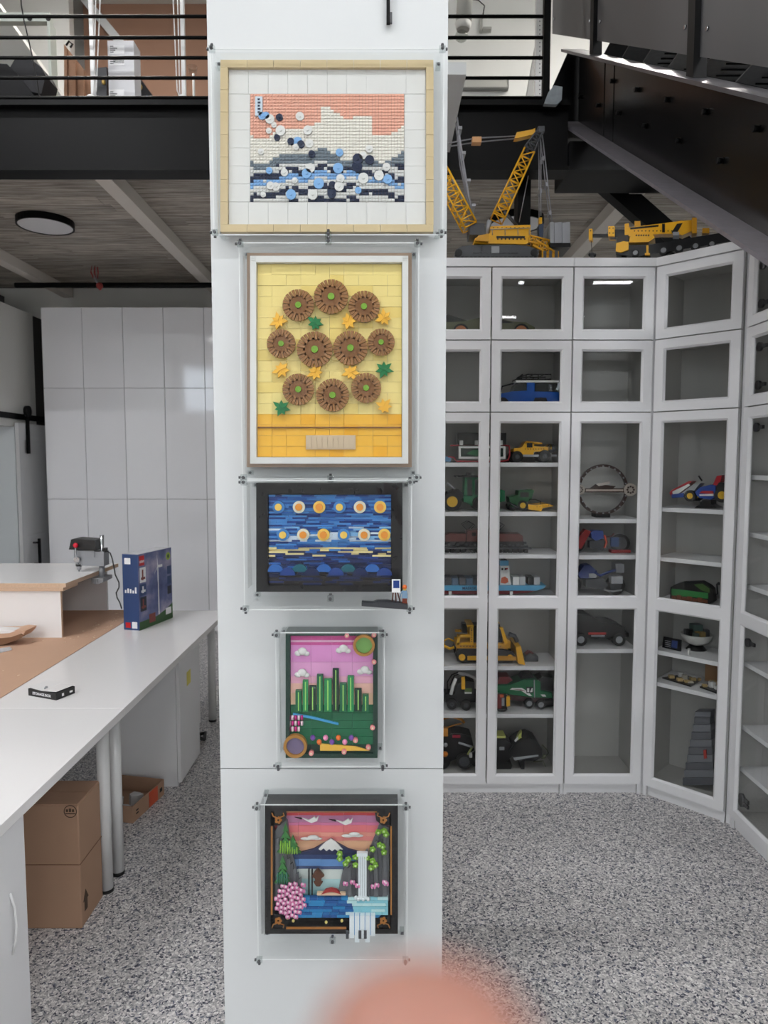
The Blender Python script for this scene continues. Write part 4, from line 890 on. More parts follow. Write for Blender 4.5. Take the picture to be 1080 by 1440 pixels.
q = a5.part('pagoda', BR); q.P([(439, 1231), (443, 1225), (447, 1221), (451, 1225), (456, 1231), (452, 1234), (442, 1234)], -.004, .004); q.B(443, 1234, 452, 1240, -.002, .004); q.P([(441, 1240), (454, 1240), (450, 1246), (445, 1246)], -.002, .004)
for x in (434.5, 439): a5.part('lamp_post', BK).B(x-1, 1222, x+1, 1258, -.002, .002)
q = a5.part('bridge', PL(160, 40, 40)); q.P([(452, 1256), (458, 1250), (466, 1248), (474, 1250), (480, 1256), (474, 1254), (466, 1252), (458, 1254)], -.006, .002); a5.part('walkway', PL(216, 190, 160)).B(446, 1254, 486, 1258, -.004, .004)
WB = [PL(36, 104, 168), PL(44, 132, 190), PL(26, 82, 146), PL(136, 200, 214), PL(190, 224, 226)]
for j in range(7):
    y0 = 1260+j*4.1; u = 424-j*3.2 if j < 5 else 412
    while u < 545:
        L_ = min(rr.uniform(9, 22), 546-u); m_ = rr.choice(WB[:3]) if u < 486 or j > 5 else rr.choice(WB[3:])
        if L_ > 1: a5.part('water_tile', m_).B(u, y0, u+L_-.3, y0+3.9, -.006-.001*(j % 2), .004)
        u += L_
for i in range(5):
    q = a5.part('lower_fall', WF); q.B(492+i*7.3, 1281, 498.4+i*7.3, 1312+(i % 2)*6-3*(i == 4), -.020, -.0065)
    if i < 4: a5.part('fall_line', WB[1], q).B(498.4+i*7.3, 1281, 499.3+i*7.3, 1308, -.0195, -.0066)
for x in (487, 504.5, 512): a5.part('spout_stone', ROCK2).B(x, 1301, x+4, 1312, -.0225, -.0205)
for x, y in ((405, 1288), (413, 1292), (459, 1294), (481, 1292)): a5.part('lantern', PL(226, 206, 120)).E(x, y, 2, 2.2, -.008, .004, 8, 5)
a5.done()
# black conduit drop at the top of the pillar
cdt = PM('conduit', 'thin black rod with a clip hanging down the top of the pillar', 'rod', 1.785, (546, 33))
cdt.part('rod', BLKST).B(543.5, -700, 548.5, 32, 0, .009); cdt.part('clip', SCREW).B(548.6, 17, 551.5, 31, .0, .009); cdt.done()
# ================================================================ brick-built models
YEL_ = PL(238, 178, 38); YELD = PL(206, 148, 30); TYRE = mat('tyre', (20, 20, 21), .65, var=.05); RIMG = PL(150, 152, 156); RIMY = PL(232, 186, 48); GREYL = PL(160, 162, 166); GREYD = PL(74, 76, 80); BLKM = PL(18, 18, 20); STEELW = mat('wire_grey', (150, 150, 156), .4, metal=.4, var=0); REDB = PL(176, 34, 34); WHT = PL(232, 232, 230); BLUE = PL(28, 84, 170); DKGRN = PL(20, 104, 62); BRWN = PL(98, 60, 48)
FY = 3.505
def lattice(p, a, b, w0, w1, dep, n, r=.0032):
    """four-chord truss from px a to px b with half widths w0,w1 (px)"""
    ax, ay = a; bx_, by_ = b; L = math.hypot(bx_-ax, by_-ay); nx, ny = -(by_-ay)/L, (bx_-ax)/L
    def P(t, s, d): w_ = w0+(w1-w0)*t; return (ax+(bx_-ax)*t+nx*w_*s, ay+(by_-ay)*t+ny*w_*s, d)
    for d in (0, dep):
        for s in (-1, 1): p.L([P(0, s, d), P(1, s, d)], r*1.25, 4)
        for i in range(n):
            s = 1 if i % 2 else -1; p.L([P(i/n, -s, d), P((i+1)/n, s, d)], r*.8, 4)
            p.L([P(i/n, -1, d), P(i/n, 1, d)], r*.9, 4)
    for i in range(n+1):
        for s in (-1, 1): p.L([P(i/n, s, 0), P(i/n, s, dep)], r*.8, 4)
def pins(p, x0, x1, y, n, d, r=.8):
    for i in range(n): p.C(x0+(x1-x0)*i/max(1, n-1), y, r, d-.0012, d+.001, 6)

# ---- crawler crane on the cabinet
cz = 362.5
c = PM('crawler_crane_model', 'big yellow toy crawler crane with lattice booms on top of the cabinets', 'model crane', 3.428, (700, cz))
for d in (0.0, .16):
    t = c.part('track', GREYD); t.P([(640, 356), (641, 350), (650, 345), (668, 343), (724, 343), (744, 345), (757, 350), (758, 356), (752, 362), (646, 362)], d, d+.05)
    s = c.part('track_shoes', BLKM, t)
    for i in range(19): s.B(642+i*6, 359.5, 646.5+i*6, 362.6, d-.003, d+.053)
    for x, r_ in ((645, 5.2), (751, 5.2)): s.C(x, 354.5, r_, d-.004, d+.054, 16)
    for i in range(5): c.part('track_panel', GREYL if i == 2 else GREYD, t).B(665+i*13, 345.5, 676+i*13, 355, d-.004, d)
c.part('undercarriage', BLKM).B(672, 346, 730, 357, .052, .158)
u = c.part('upper_deck', YEL_); u.P([(667, 341), (668, 334), (674, 331), (689, 327), (690, 317), (746, 315), (746, 338), (740, 342)], .0, .19)
pins(c.part('pin_row', BLKM, u), 700, 738, 335, 8, 0, 1.2); c.part('dark_band', BLKM, u).B(698, 331, 738, 334, -.002, .0); c.part('rail', STEELW, u).L([(689, 322, -.006), (746, 320, -.006)], .002)
for x in (692, 710, 728, 744): c.parts[-1].L([(x, 322, -.006), (x, 330, -.006)], .0018)
pins(c.part('pin_row', BLKM, u), 694, 742, 319, 9, 0, .8)
c.part('cab', YELD).P([(667, 340), (671, 333), (686, 330), (686, 341)], -.03, -.002)
b = c.part('main_boom', YEL_); lattice(b, (702, 302), (745, 209), 9, 7.5, .09, 8, .0042)
b2 = c.part('boom_head', GREYD); lattice(b2, (745, 208), (760, 182), 7.5, 3.5, .08, 4, .0042); b2.B(757, 176, 766, 184, .0, .07)
m2 = c.part('derrick_boom', YEL_); lattice(m2, (662, 315), (622, 240), 9, 9, .08, 7, .0042); lattice(m2, (622, 240), (598, 196), 9, 6, .08, 4, .0042)
j = c.part('boom_joint', GREYD); j.B(661, 312, 682, 328, .01, .12); c.part('boom_strut', GREYL).L([(690, 306, .03), (684, 330, .03)], .012, 8); c.part('boom_strut', GREYD).L([(712, 290, .06), (730, 310, .06)], .008, 8)
pn = c.part('pendant_line', STEELW)
for d in (.01, .07): pn.L([(643, 162, d), (646, 185, d), (652, 225, d), (660, 275, d), (669, 312, d)], .0042); pn.L([(645, 184, d), (649, 222, d), (666, 309, d)], .003)
pn.L([(632, 196, .03), (670, 189, .03), (727, 186, .03)], .003); pn.L([(634, 198, .05), (672, 192, .05), (727, 187, .05)], .003); pn.L([(629, 230, .03), (664, 308, .03)], .0022)
pf = c.part('pendant_fitting', YEL_)
pf.P([(725, 190), (728, 182), (750, 178), (754, 176), (754, 184), (730, 190)], .02, .06); c.part('pendant_fitting', PL(206, 150, 90)).B(665, 188, 678, 196, .02, .06)
for y, x in ((178, 647), (213, 652), (252, 659), (287, 666)): c.part('line_clamp', GREYL).B(x-2, y-2, x+3, y+2, .0, .08)
hl = c.part('hoist_line', STEELW)
for d in (.02, .06): hl.L([(761, 188, d), (762, 225, d), (762, 265, d), (762, 300, d)], .0028); hl.L([(764, 186, d), (768, 220, d), (772, 258, d), (778, 312, d)], .0028)
for x, y in ((765, 219), (762, 265), (770, 256), (775, 296)): hl.B(x-1.5, y-3, x+1.5, y+3, .015, .065)
hl.L([(746, 240, .05), (733, 306, .05)], .002)
hb = c.part('hook_block', PL(60, 72, 92)); hb.P([(759, 313), (766, 311), (765, 332), (760, 334)], .02, .06); c.part('hook_collar', YEL_, hb).B(760, 302, 764, 311, .025, .05)
cw = c.part('counterweight', GREYL)
for i in range(5): cw.B(774+i*5.6, 311+(i % 2)*1.2, 779.2+i*5.6, 341, .0-.006*(i % 2), .15)
c.part('counterweight_base', BLKM, cw).B(773, 341.2, 802, 347, -.008, .152)
ar = c.part('rear_arm', YELD); lattice(ar, (744, 334), (772, 341), 4, 4, .07, 4, .0045); lattice(ar, (752, 340), (780, 357), 4, 3.5, .07, 5, .0045); ar.B(762, 352, 786, 361, .0, .08)
for x in (764, 772, 780): c.part('outrigger_leg', GREYD).B(x, 352, x+4, 362.3, -.006, .0)
c.seat(CABH)
# ---- mobile crane, turned to follow the slanted cabinet
n45 = Vector((1, 1, 0)).normalized()
mc_o = Vector((CX0, CYC, 0))+n45*.05
mcr = PM('mobile_crane_model', 'yellow and black toy mobile crane with many wheels on the corner cabinet top', 'model crane', o=(1.245, 3.475, 0), n=(.42, 1, 0), base=(940, 361))
# px layout drawn on its own upright plane
ch = mcr.part('chassis', BLKM); ch.P([(866, 358), (866, 350), (884, 345), (912, 344), (1010, 328), (1040, 326), (1040, 338), (1000, 344), (900, 360)], .0, .11)
cb_ = mcr.part('cab', YEL_); cb_.P([(866, 354), (867, 343), (877, 340), (884, 341), (884, 352), (873, 356)], -.012, .09); mcr.part('windscreen', PL(50, 44, 40, .12), cb_).P([(867, 342), (869, 332), (884, 331), (884, 341)], -.008, .085)
up = mcr.part('superstructure', YEL_); up.P([(884, 341), (887, 330), (916, 327), (921, 334), (912, 340)], .0, .1); pins(mcr.part('pin_row', BLKM, up), 895, 912, 331, 6, 0, 1.2)
bo = mcr.part('telescopic_boom', YEL_); bo.P([(878, 331), (878, 313), (884, 312), (884, 318), (958, 309), (975, 307), (975, 322), (960, 329), (952, 327), (930, 327)], .02, .08)
pins(mcr.part('pin_row', BLKM, bo), 892, 950, 323, 12, .02, .9); dp = mcr.part('dark_panel', BLKM, bo); dp.P([(886, 318.5), (926, 314.5), (926, 317), (886, 321)], .018, .02); dp.P([(944, 326), (952, 313), (960, 312), (952, 326)], .018, .02); dp.B(931, 313, 935, 325, .018, .02); bb = mcr.part('boom_top', YELD, bo); bb.B(892, 309, 900, 316, .02, .08); bb.P([(915, 314), (960, 307), (960, 311), (915, 317)], .03, .07); bb.B(973, 306, 980, 328, .0, .08)
mcr.part('boom_tip', BLKM).B(856, 320, 878, 331, .03, .07); q = mcr.part('boom_head', YEL_); q.B(855, 317, 864, 331, .01, .09); pins(mcr.part('pin_row', BLKM, q), 857, 862, 320, 2, .01, 1); pins(mcr.parts[-1], 857, 862, 327, 2, .01, 1)
mcr.part('jib', BLKM).B(831, 325.5, 855, 329.5, .04, .06); q = mcr.part('jib_head', YEL_); q.B(827, 319, 832, 335, .03, .07); pins(mcr.part('pin_row', BLKM, q), 829.5, 829.6, 322, 1, .03, 1)
hk = mcr.part('hook', BLKM); hk.L([(830, 335, .05), (831, 352, .05)], .0015); hk.E(829, 354, 3.4, 3, .05, .012); hk.E(834, 355, 3.2, 3.4, .05, .012); hk.B(829, 352, 834, 362, .04, .06)
for x, y, r_ in ((893.5, 355.5, 5.6), (933, 352, 6.2), (955, 349, 6.2), (978, 346, 6), (1001, 343, 5.6)): mcr.wheel(x, y, r_, -.006, .035, TYRE, RIMG, .62, far=.08)
st_ = mcr.part('outrigger', YEL_); st_.B(909, 346, 912, 357, -.012, .0); st_.B(907, 357, 914, 359.5, -.014, .004)
for x, y in ((876, 358), (910, 359), (944, 354), (990, 350)): q_ = mcr.pt(x, y, .03); mcr.part('jack_leg', BLKM).mb.box(q_.x-.012, q_.x+.012, q_.y-.012, q_.y+.05, CABH+.0003, q_.z)
mcr.part('engine_block', GREYL).B(946, 326, 955, 331, .0, .06); mcr.part('rear_block', YELD).B(988, 319, 998, 326, .02, .09)
mcr.seat(CABH)

# ---- olive sports car, top row
m = PM('sports_car_model', 'olive green toy sports car on the top row of the double cabinet', 'model car', FY+.02, (690, 472)); OLV = PL(98, 100, 76)
m.part('body', OLV).P([(600, 474), (600, 457), (622, 454), (650, 453), (664, 450), (680, 446), (700, 448), (722, 453), (740, 454), (752, 461), (754, 474)], 0, .16)
m.part('cabin', PL(44, 46, 46, .12)).P([(612, 455), (620, 444), (632, 442), (650, 448), (664, 452), (650, 455)], .02, .14); m.part('spoiler', BLKM).B(604, 444, 626, 447, .0, .16); m.part('bonnet_strip', BLKM).P([(704, 450), (722, 455), (706, 455)], -.004, .0)
for x in (648, 733):
    m.wheel(x, 467, 11.8, -.004, .03, TYRE, PL(190, 120, 80), .74, far=.135, spokes=6)
m.seat(2.338)
# ---- blue off-roader
m = PM('offroader_model', 'blue toy off-roader with white roof and black roof rack', 'model car', FY, (745, 566))
b = m.part('body', BLUE); b.P([(696, 570), (699, 553), (720, 549), (741, 548), (741, 536), (752, 535), (752, 549), (786, 550), (787, 570)], 0, .13)
m.part('window_glass', PL(60, 62, 60, .12)).P([(722, 549), (726, 538), (741, 537), (741, 549)], .004, .126); m.parts[-1].B(753, 538, 785, 549, .004, .126)
m.part('roof', WHT).B(725, 533.5, 786, 536.5, -.003, .133); rk = m.part('roof_rack', BLKM)
for d in (0, .12): rk.L([(727, 530, d), (742, 525, d), (775, 525, d), (775, 532, d), (727, 532, d), (727, 530, d)], .0035, 4); rk.L([(740, 525, d), (740, 532, d)], .003, 4); rk.L([(757, 525, d), (757, 532, d)], .003, 4)
for x in (735, 750, 765): rk.L([(x, 525, 0), (x, 525, .12)], .003, 4)
m.part('snorkel', BLKM).L([(704, 550, -.006), (706, 542, -.006), (722, 538, -.006)], .004); m.part('bumper', BLKM).B(692, 557, 698, 564, .0, .13); m.part('wheel_arch', BLKM).P([(749, 566), (752, 558), (768, 558), (771, 566)], -.003, .0)
for x in (707, 760): m.wheel(x, 566, 8.6, -.006, .03, TYRE, GREYD, .5, far=.11)
m.seat(1.985)
# ---- red-edged display stand and black wing, yellow buggy
m = PM('race_display_model', 'black toy display box with white framed panel and red piping', 'model', FY+.01, (680, 650))
m.part('back_block', BLKM).B(645, 608, 714, 625, .04, .12); f = m.part('panel_frame', WHT)
for b in ((645, 627.5, 711, 630), (645, 642, 711, 645), (645, 630, 648, 642), (708, 630, 711, 642)): f.B(*b, .0, .02)
m.part('panel', PL(26, 44, 38, .2)).B(648, 630, 708, 642, .008, .018); g = m.part('panel_motif', PL(40, 110, 66)); g.P([(656, 638), (664, 633), (674, 632), (684, 636), (690, 639), (670, 641)], .004, .008)
m.part('post', WHT).B(647, 619, 652, 625.5, .02, .05); m.part('post', WHT).B(669, 619, 673, 625.5, .02, .05); m.part('post', WHT).B(704, 619, 708, 625.5, .02, .05)
m.part('piping', PL(168, 48, 58)).L([(634, 626, .03), (646, 626, .03), (648, 625, .06), (708, 625, .06), (716, 627, .0), (717, 640, .0), (714, 647, -.005), (706, 648.5, -.008), (642, 648.5, -.008), (638, 643, .0), (630, 642, .0)], .0042, 6)
m.part('base', BLKM).B(636, 648, 716, 650.3, .0, .14); m.part('blue_piece', PL(110, 152, 190)).B(612, 642, 634, 649, .0, .05); m.seat(1.716)
m = PM('buggy_model', 'yellow and black toy racing buggy', 'model car', FY, (752, 650))
b = m.part('body', YEL_); b.P([(723, 634), (724, 630), (734, 629), (737, 626), (739, 622), (752, 622), (752, 627), (772, 628), (776, 624), (778, 631), (770, 634), (752, 635), (751, 640), (735, 641)], .02, .11); m.part('roof', YELD).P([(738, 622), (742, 619.5), (764, 622), (764, 624), (740, 624)], .02, .11); pins(m.part('pin_row', BLKM, b), 740, 766, 631, 8, .02)
m.part('floor_pan', GREYL).B(736, 639, 783, 642, .0, .12); m.part('seat', BLKM).B(742, 622.5, 750, 629, .018, .09)
for x, y, r_ in ((727, 642, 8.2), (766, 641, 8.5)): m.wheel(x, y, r_, -.01, .03, TYRE, GREYD, .4, far=.1)
m.wheel(778, 630, 6.5, .02, .03, TYRE, GREYD, .4); m.seat(1.716)
# ---- tractor, combine
m = PM('tractor_model', 'green toy tractor with big yellow rear hub', 'model tractor', FY, (660, 720)); TG = PL(22, 112, 70)
m.part('cab_frame', TG).P([(653, 706), (655, 672), (678, 670), (681, 704), (664, 712)], .03, .13); m.part('cab_glass', PL(30, 36, 34, .1)).B(658, 675, 665, 698, .026, .03); m.part('cab_glass', PL(30, 36, 34, .1)).B(669, 675, 677, 697, .026, .03); m.part('cab_roof', BLKM).B(642, 669.5, 684, 672, .02, .14); m.part('beacon', BLKM).B(658, 665.5, 665, 669.5, .06, .09)
m.part('step', TG).B(652, 698, 664, 707, .0, .03); m.part('rear_arm', GREYL).L([(630, 680, .05), (640, 688, .05), (646, 694, .05)], .006); m.part('fender', BLKM).P([(632, 692), (644, 688), (652, 694), (652, 702), (634, 702)], .02, .13)
m.wheel(636, 706, 13.5, -.005, .05, TYRE, RIMY, .58, far=.12, spokes=6); m.wheel(676, 709, 10.5, .0, .045, TYRE, GREYD, .45, far=.115); m.part('bonnet', TG).P([(680, 690), (702, 688), (712, 691), (712, 706), (700, 708), (682, 706)], .04, .12); m.seat(1.466)
m = PM('combine_model', 'green toy farm machine with yellow cutting header', 'model machine', FY+.015, (745, 720))
m.part('rake', GREYD).L([(715, 707, .0), (724, 712, .0), (736, 718, .0)], .004); m.part('chassis', PL(26, 82, 44)).P([(716, 700), (728, 697), (732, 703), (732, 714), (718, 714)], .0, .1); m.part('cab', PL(24, 90, 48)).P([(728, 703), (730, 691), (748, 689), (752, 691), (748, 703), (740, 708)], .01, .1); m.part('cab_glass', PL(40, 46, 42, .1)).B(732, 693, 744, 700, .006, .01)
m.part('header', YEL_).P([(742, 710), (752, 711), (770, 709), (778, 712), (762, 715), (760, 719.5), (742, 717)], -.02, .12); q = m.part('reel', YELD)
for i in range(5): q.L([(754+i*4, 713-i*.6, -.022), (754+i*4, 712-i*.6, .12)], .004, 5)
m.part('cable_arm', BLKM).L([(744, 703, .0), (752, 703, -.01), (760, 706, -.01), (758, 712, -.01)], .002); m.wheel(735, 711.5, 7, -.008, .03, TYRE, RIMY, .6, far=.09); m.wheel(722, 714, 5.5, .0, .03, TYRE, GREYD, .5, far=.09); m.seat(1.466)
# ---- locomotive
m = PM('locomotive_model', 'brown toy electric locomotive on black track', 'model train', FY+.02, (670, 779)); LB = PL(104, 56, 50)
for i in range(20): m.part('sleeper', BLKM).B(596+i*7.4, 774.5, 601.5+i*7.4, 779, -.01, .12)
m.part('rail', GREYD).B(594, 772, 748, 774.5, .01, .02); m.part('rail', GREYD).B(594, 772, 748, 774.5, .09, .1)
m.part('nose', LB).P([(627, 764), (627, 755), (632, 753), (656, 753), (656, 764)], .02, .1); m.part('nose', LB).P([(702, 764), (702, 753), (732, 753), (736, 756), (737, 764)], .02, .1); m.part('cab', LB).P([(657, 764), (657, 750), (660, 748), (699, 748), (701, 750), (701, 764)], .015, .105)
q = m.part('cab_window', PL(40, 38, 36, .1))
for x in (664, 674, 684): q.B(x, 751, x+6, 756, .012, .015)
m.part('frame', BLKM).B(624, 764, 738, 769, .02, .1)
for i in range(9): m.wheel(632+i*12.2, 768.5, 3.6, .012, .01, BLKM, GREYD, .5, far=.095)
m.part('buffer', GREYD).B(738, 765, 742, 768, .03, .05); pg = m.part('pantograph', GREYD)
for x in (660, 702):
    for d in (.03, .09): pg.L([(x-2, 748, d), (x-9, 741, d), (x, 736, d), (x+9, 741, d), (x+2, 748, d)], .0018, 4)
    pg.L([(x, 736, .02), (x, 736, .1)], .002, 4)
m.seat(1.249)
# ---- container ship
m = PM('container_ship_model', 'light blue toy container ship with white bridge tower', 'model ship', FY+.01, (690, 840)); MB_ = PL(84, 164, 206); MARN = PL(118, 40, 46)
h = m.part('hull', MB_); h.P([(586, 825), (768, 825), (764, 829), (756, 832), (586, 832)], .0, .12); m.part('lower_hull', MARN).P([(586, 832.3), (755, 832.3), (745, 835), (720, 837), (586, 837)], .005, .115)
for x in (633, 719): m.part('stand', WHT).B(x-2, 833, x+2, 839.8, -.004, .02)
q = m.pt(650, 830.5, -.0008); text('MAERSK', .020, 'hull_lettering', PL(20, 40, 84), m.root, Matrix.Translation(q-m.loc) @ Matrix.Rotation(math.pi/2, 4, 'X'), .0003, bold=.0004)
t_ = m.part('bridge_tower', WHT); t_.P([(704, 825), (705, 798), (717, 798), (718, 812), (720, 825)], .02, .1); m.part('bridge', MB_, t_).B(704, 791, 716, 797.8, .015, .105); m.part('radar', BLKM, t_).P([(705, 791), (707, 788), (711, 788), (711, 786), (713, 786), (713, 789), (716, 791)], .04, .08)
w_ = m.part('bridge_window', BLKM, t_)
for x in (706, 710.5): w_.B(x, 801, x+2.6, 804, .017, .02)
m.part('star_panel', PL(206, 96, 60), t_).P([(705, 822), (706, 815), (711, 813), (715, 816), (716, 821), (711, 823)], .017, .02); m.part('star_panel', REDB, t_).B(711.5, 801, 715, 803, .017, .02)
for i, x in enumerate((722, 731)): m.part('container', [WHT, PL(196, 198, 200)][i]).B(x, 813.5, x+8.4, 824.8, .01, .11)
for i, x in enumerate((744, 752.5)): m.part('container', [BLKM, PL(190, 192, 194)][i]).B(x, 814, x+8, 824.8, .02, .1)
for i in range(7): m.part('container', [GREYD, PL(88, 110, 134)][i % 2]).B(606+i*10, 814.5+(i % 2), 615+i*10, 824.8, .01, .11)
m.seat(1.022)
# ---- bulldozer, grey block
m = PM('bulldozer_model', 'yellow toy bulldozer with raised blade and rear ripper', 'model bulldozer', FY, (680, 935))
for d in (-.005, .13):
    t = m.part('track', BLKM); t.P([(640, 921), (643, 914), (652, 912), (700, 913), (722, 917), (726, 925), (720, 931), (650, 932), (643, 929)], d, d+.03); k_ = m.part('idler', YEL_, t); k_.C(649.5, 924, 4.6, d-.004, d, 14); k_.C(717, 924, 4, d-.004, d, 14); k_.B(657, 922, 712, 928, d-.003, d)
b = m.part('body', YELD); b.P([(641, 909), (644, 905), (708, 905), (712, 898), (718, 902), (718, 912), (642, 912)], .0, .125); fr_2 = m.part('cab_frame', YEL_)
for b_ in ((643, 893, 662, 896), (642, 904, 663, 907), (661, 880, 665.5, 907)): fr_2.B(*b_, -.003, .02); fr_2.B(*b_, .105, .125)
fr_2.P([(642, 907), (644, 893), (647, 893), (646, 907)], -.003, .02); fr_2.B(657, 879, 666, 882, -.003, .125); pins(m.part('pin_row', BLKM, fr_2), 663.2, 663.3, 886, 1, -.003, .9); [pins(m.parts[-1], 663.2, 663.3, 884+k*3, 1, -.003, .8) for k in range(7)]; pins(m.part('pin_row', BLKM, b), 648, 704, 909, 14, 0, .9); m.part('seat', BLKM).B(651, 880, 658, 893, .04, .09); m.part('engine_hood', BLKM).P([(666, 882), (704, 880), (708, 905), (666, 906)], .02, .105); m.part('lift_arm', YEL_).P([(703, 883), (707, 882), (714, 904), (710, 907)], -.004, .008); m.parts[-1].P([(703, 883), (707, 882), (714, 904), (710, 907)], .115, .127)
m.part('exhaust', GREYD).L([(718, 895, .05), (726, 898, .05), (730, 906, .05)], .012, 8); m.part('blade', YEL_).P([(724, 908), (731, 907), (737, 933), (727, 931)], -.03, .16); m.part('push_arm', YELD).P([(690, 921), (725, 923), (726, 928), (690, 928)], -.012, -.004)
q = m.part('ripper', YEL_); q.L([(640, 914, .05), (634, 916, .05), (628, 913, .05), (622, 912, .05)], .008); q.L([(640, 906, .06), (632, 902, .06), (625, 906, .06), (628, 916, .06)], .005); m.seat(.668)
m = PM('control_block_model', 'small dark grey toy block behind the bulldozer blade', 'model', FY+.03, (748, 928)); m.part('block', GREYD).P([(738, 921), (745, 916), (757, 921), (757, 928), (739, 928)], 0, .06); m.part('red_top', PL(120, 50, 50)).P([(740, 919), (745, 914.5), (751, 917), (750, 920)], .01, .05); m.seat(.668)
# ---- excavator, green race truck, small quad
m = PM('wheeled_excavator_model', 'black and white toy wheeled excavator with yellow arm', 'model excavator', FY, (650, 1003))
m.part('chassis', BLKM).B(626, 978, 676, 990, .02, .1); m.part('cab', PL(36, 38, 38)).P([(640, 978), (643, 966), (652, 960), (668, 962), (668, 978)], .02, .1); m.part('green_panel', PL(104, 130, 72)).B(654, 970, 664, 975, .015, .02); m.part('white_panel', WHT).B(654, 975, 664, 977.5, .014, .02); m.part('ram', YEL_).B(649, 953, 654, 970, .0, .02)
m.part('white_arm', WHT).L([(634, 977, .0), (637, 965, .0), (641, 955, .0)], .009, 6); m.part('boom', PL(206, 206, 204)).L([(645, 949, .03), (660, 952, .03), (676, 960, .03), (690, 966, .03)], .009, 6); m.part('hose', BLKM).L([(630, 976, .03), (630, 962, .03), (636, 952, .03), (646, 948, .03), (656, 951, .03), (664, 958, .03)], .0035); m.part('hose', BLKM).L([(634, 968, .04), (640, 954, .04), (650, 951, .04), (661, 958, .04), (668, 970, .04)], .003)
for x, y in ((635.5, 991), (655.5, 992.5)): m.wheel(x, y, 7.3, -.006, .035, TYRE, GREYD, .5, far=.1)
m.wheel(676, 990, 6.5, .0, .03, TYRE, GREYD, .5); m.seat(.415)
m = PM('race_truck_model', 'green toy race truck with white and red stripes', 'model truck', FY+.02, (742, 1003)); 
b = m.part('body', DKGRN); b.P([(698, 974), (699, 969), (716, 968), (730, 963), (735, 960.5), (752, 960), (760, 963), (760, 976), (776, 979), (777, 986), (746, 985), (718, 981), (699, 978)], .0, .11); m.part('load_bed', PL(128, 36, 40)).P([(700, 968), (703, 958), (717, 958), (722, 963), (714, 968)], .02, .1)
m.part('stripe', WHT).P([(717, 974), (720, 972), (734, 972), (742, 977), (748, 983), (744, 983), (733, 976)], -.0015, .0); m.part('stripe', MARN).P([(721, 973.5), (733, 974), (739, 976.5), (733, 975.5)], -.0025, -.0015); n_ = m.part('number_panel', BLKM); n_.B(740, 970.5, 749.5, 979, -.003, .0); q = m.part('number', WHT, n_); q.B(741, 972, 744, 977.5, -.0038, -.003); q.P([(745, 977.5), (747.5, 972), (749, 972), (748.5, 977.5)], -.0038, -.003)
m.part('windscreen_post', GREYL).L([(751, 960, -.003), (751.5, 985, -.003)], .003); m.part('bonnet_stripe', WHT).P([(760, 981), (766, 981), (768, 984), (763, 984)], -.002, .0); m.part('cab_black', BLKM).P([(756, 962), (764, 958), (778, 959), (779, 978), (761, 976)], .015, .1); m.part('roll_gear', BLKM).P([(733, 961), (737, 955), (748, 953), (753, 959)], .02, .09); m.part('side_skirt', PL(64, 40, 40)).P([(716, 982), (746, 986), (772, 986), (772, 994), (718, 990)], .01, .1); m.part('bumper', BLKM).B(766, 988, 778, 998, .0, .11)
for x, y in ((744, 993.5), (760.5, 995)): m.wheel(x, y, 6.8, -.008, .03, TYRE, RIMG, .6, far=.09)
m.wheel(708, 993, 6.5, .03, .03, TYRE, GREYD, .5); m.seat(.415)
m = PM('quad_model', 'small red, black and yellow toy quad in front of the race truck', 'model', FY-.02, (708, 1003)); m.part('body', BLKM).B(700, 980, 713, 1000, .0, .03); m.part('red_panel', PL(120, 40, 42)).B(699, 978, 705, 998, -.004, .0); m.part('yellow_panel', YEL_).P([(712, 981), (717, 982), (717, 994), (712, 995)], -.006, .02); m.part('silver_block', GREYL).B(705.5, 983, 709, 994, -.006, -.001); m.part('orange_block', PL(200, 92, 50)).B(703, 978, 708, 982, -.006, -.001); m.part('tyre_pair', TYRE).E(706, 1000, 8, 3, .01, .02); m.seat(.415)
# ---- motorbikes on the bottom shelf of the double cabinet
m = PM('trike_model', 'black toy chopper with amber parts at the lower left', 'model motorcycle', FY, (645, 1089)); AMB = PL(196, 132, 50)
m.part('body', BLKM).P([(612, 1046), (636, 1036), (650, 1036), (664, 1040), (668, 1060), (650, 1070), (622, 1080), (612, 1078)], .03, .13); m.part('exhaust_pipe', GREYL).L([(645, 1046, .0), (658, 1050, .0), (664, 1052, .0)], .006); m.part('fork', PL(176, 184, 110)).L([(665, 1052, .01), (660, 1060, .01), (655, 1069, .01)], .005, 6); m.part('red_tag', PL(170, 50, 70)).B(637, 1038, 648, 1041.5, .022, .03); m.part('mirror', GREYL).E(626.5, 1049, 3, 3, .0, .01)
m.part('amber_frame', AMB).L([(622, 1016, .04), (636, 1013, .04), (650, 1017, .04), (654, 1022, .04)], .008, 6); m.part('amber_frame', AMB).L([(622, 1030, .03), (640, 1024, .03), (650, 1022, .03)], .004, 6); m.part('amber_block', AMB).B(618, 1026, 630, 1037, .0, .03); m.part('amber_lamp', PL(204, 120, 44)).E(626, 1062, 4, 4, .0, .01); m.part('light_bracket', WHT).B(660, 1061, 664, 1067, .0, .012)
m.wheel(653, 1073, 10.5, .0, .03, TYRE, GREYD, .72, spokes=8); m.wheel(622, 1076, 12, .03, .05, TYRE, GREYD, .5); m.wheel(674, 1076, 11, .05, .03, TYRE, GREYD, .5); m.seat(.078)
m = PM('snowmobile_model', 'black rounded toy sled vehicle with yellow-green fin', 'model vehicle', FY+.01, (730, 1089)); YG = PL(190, 196, 104)
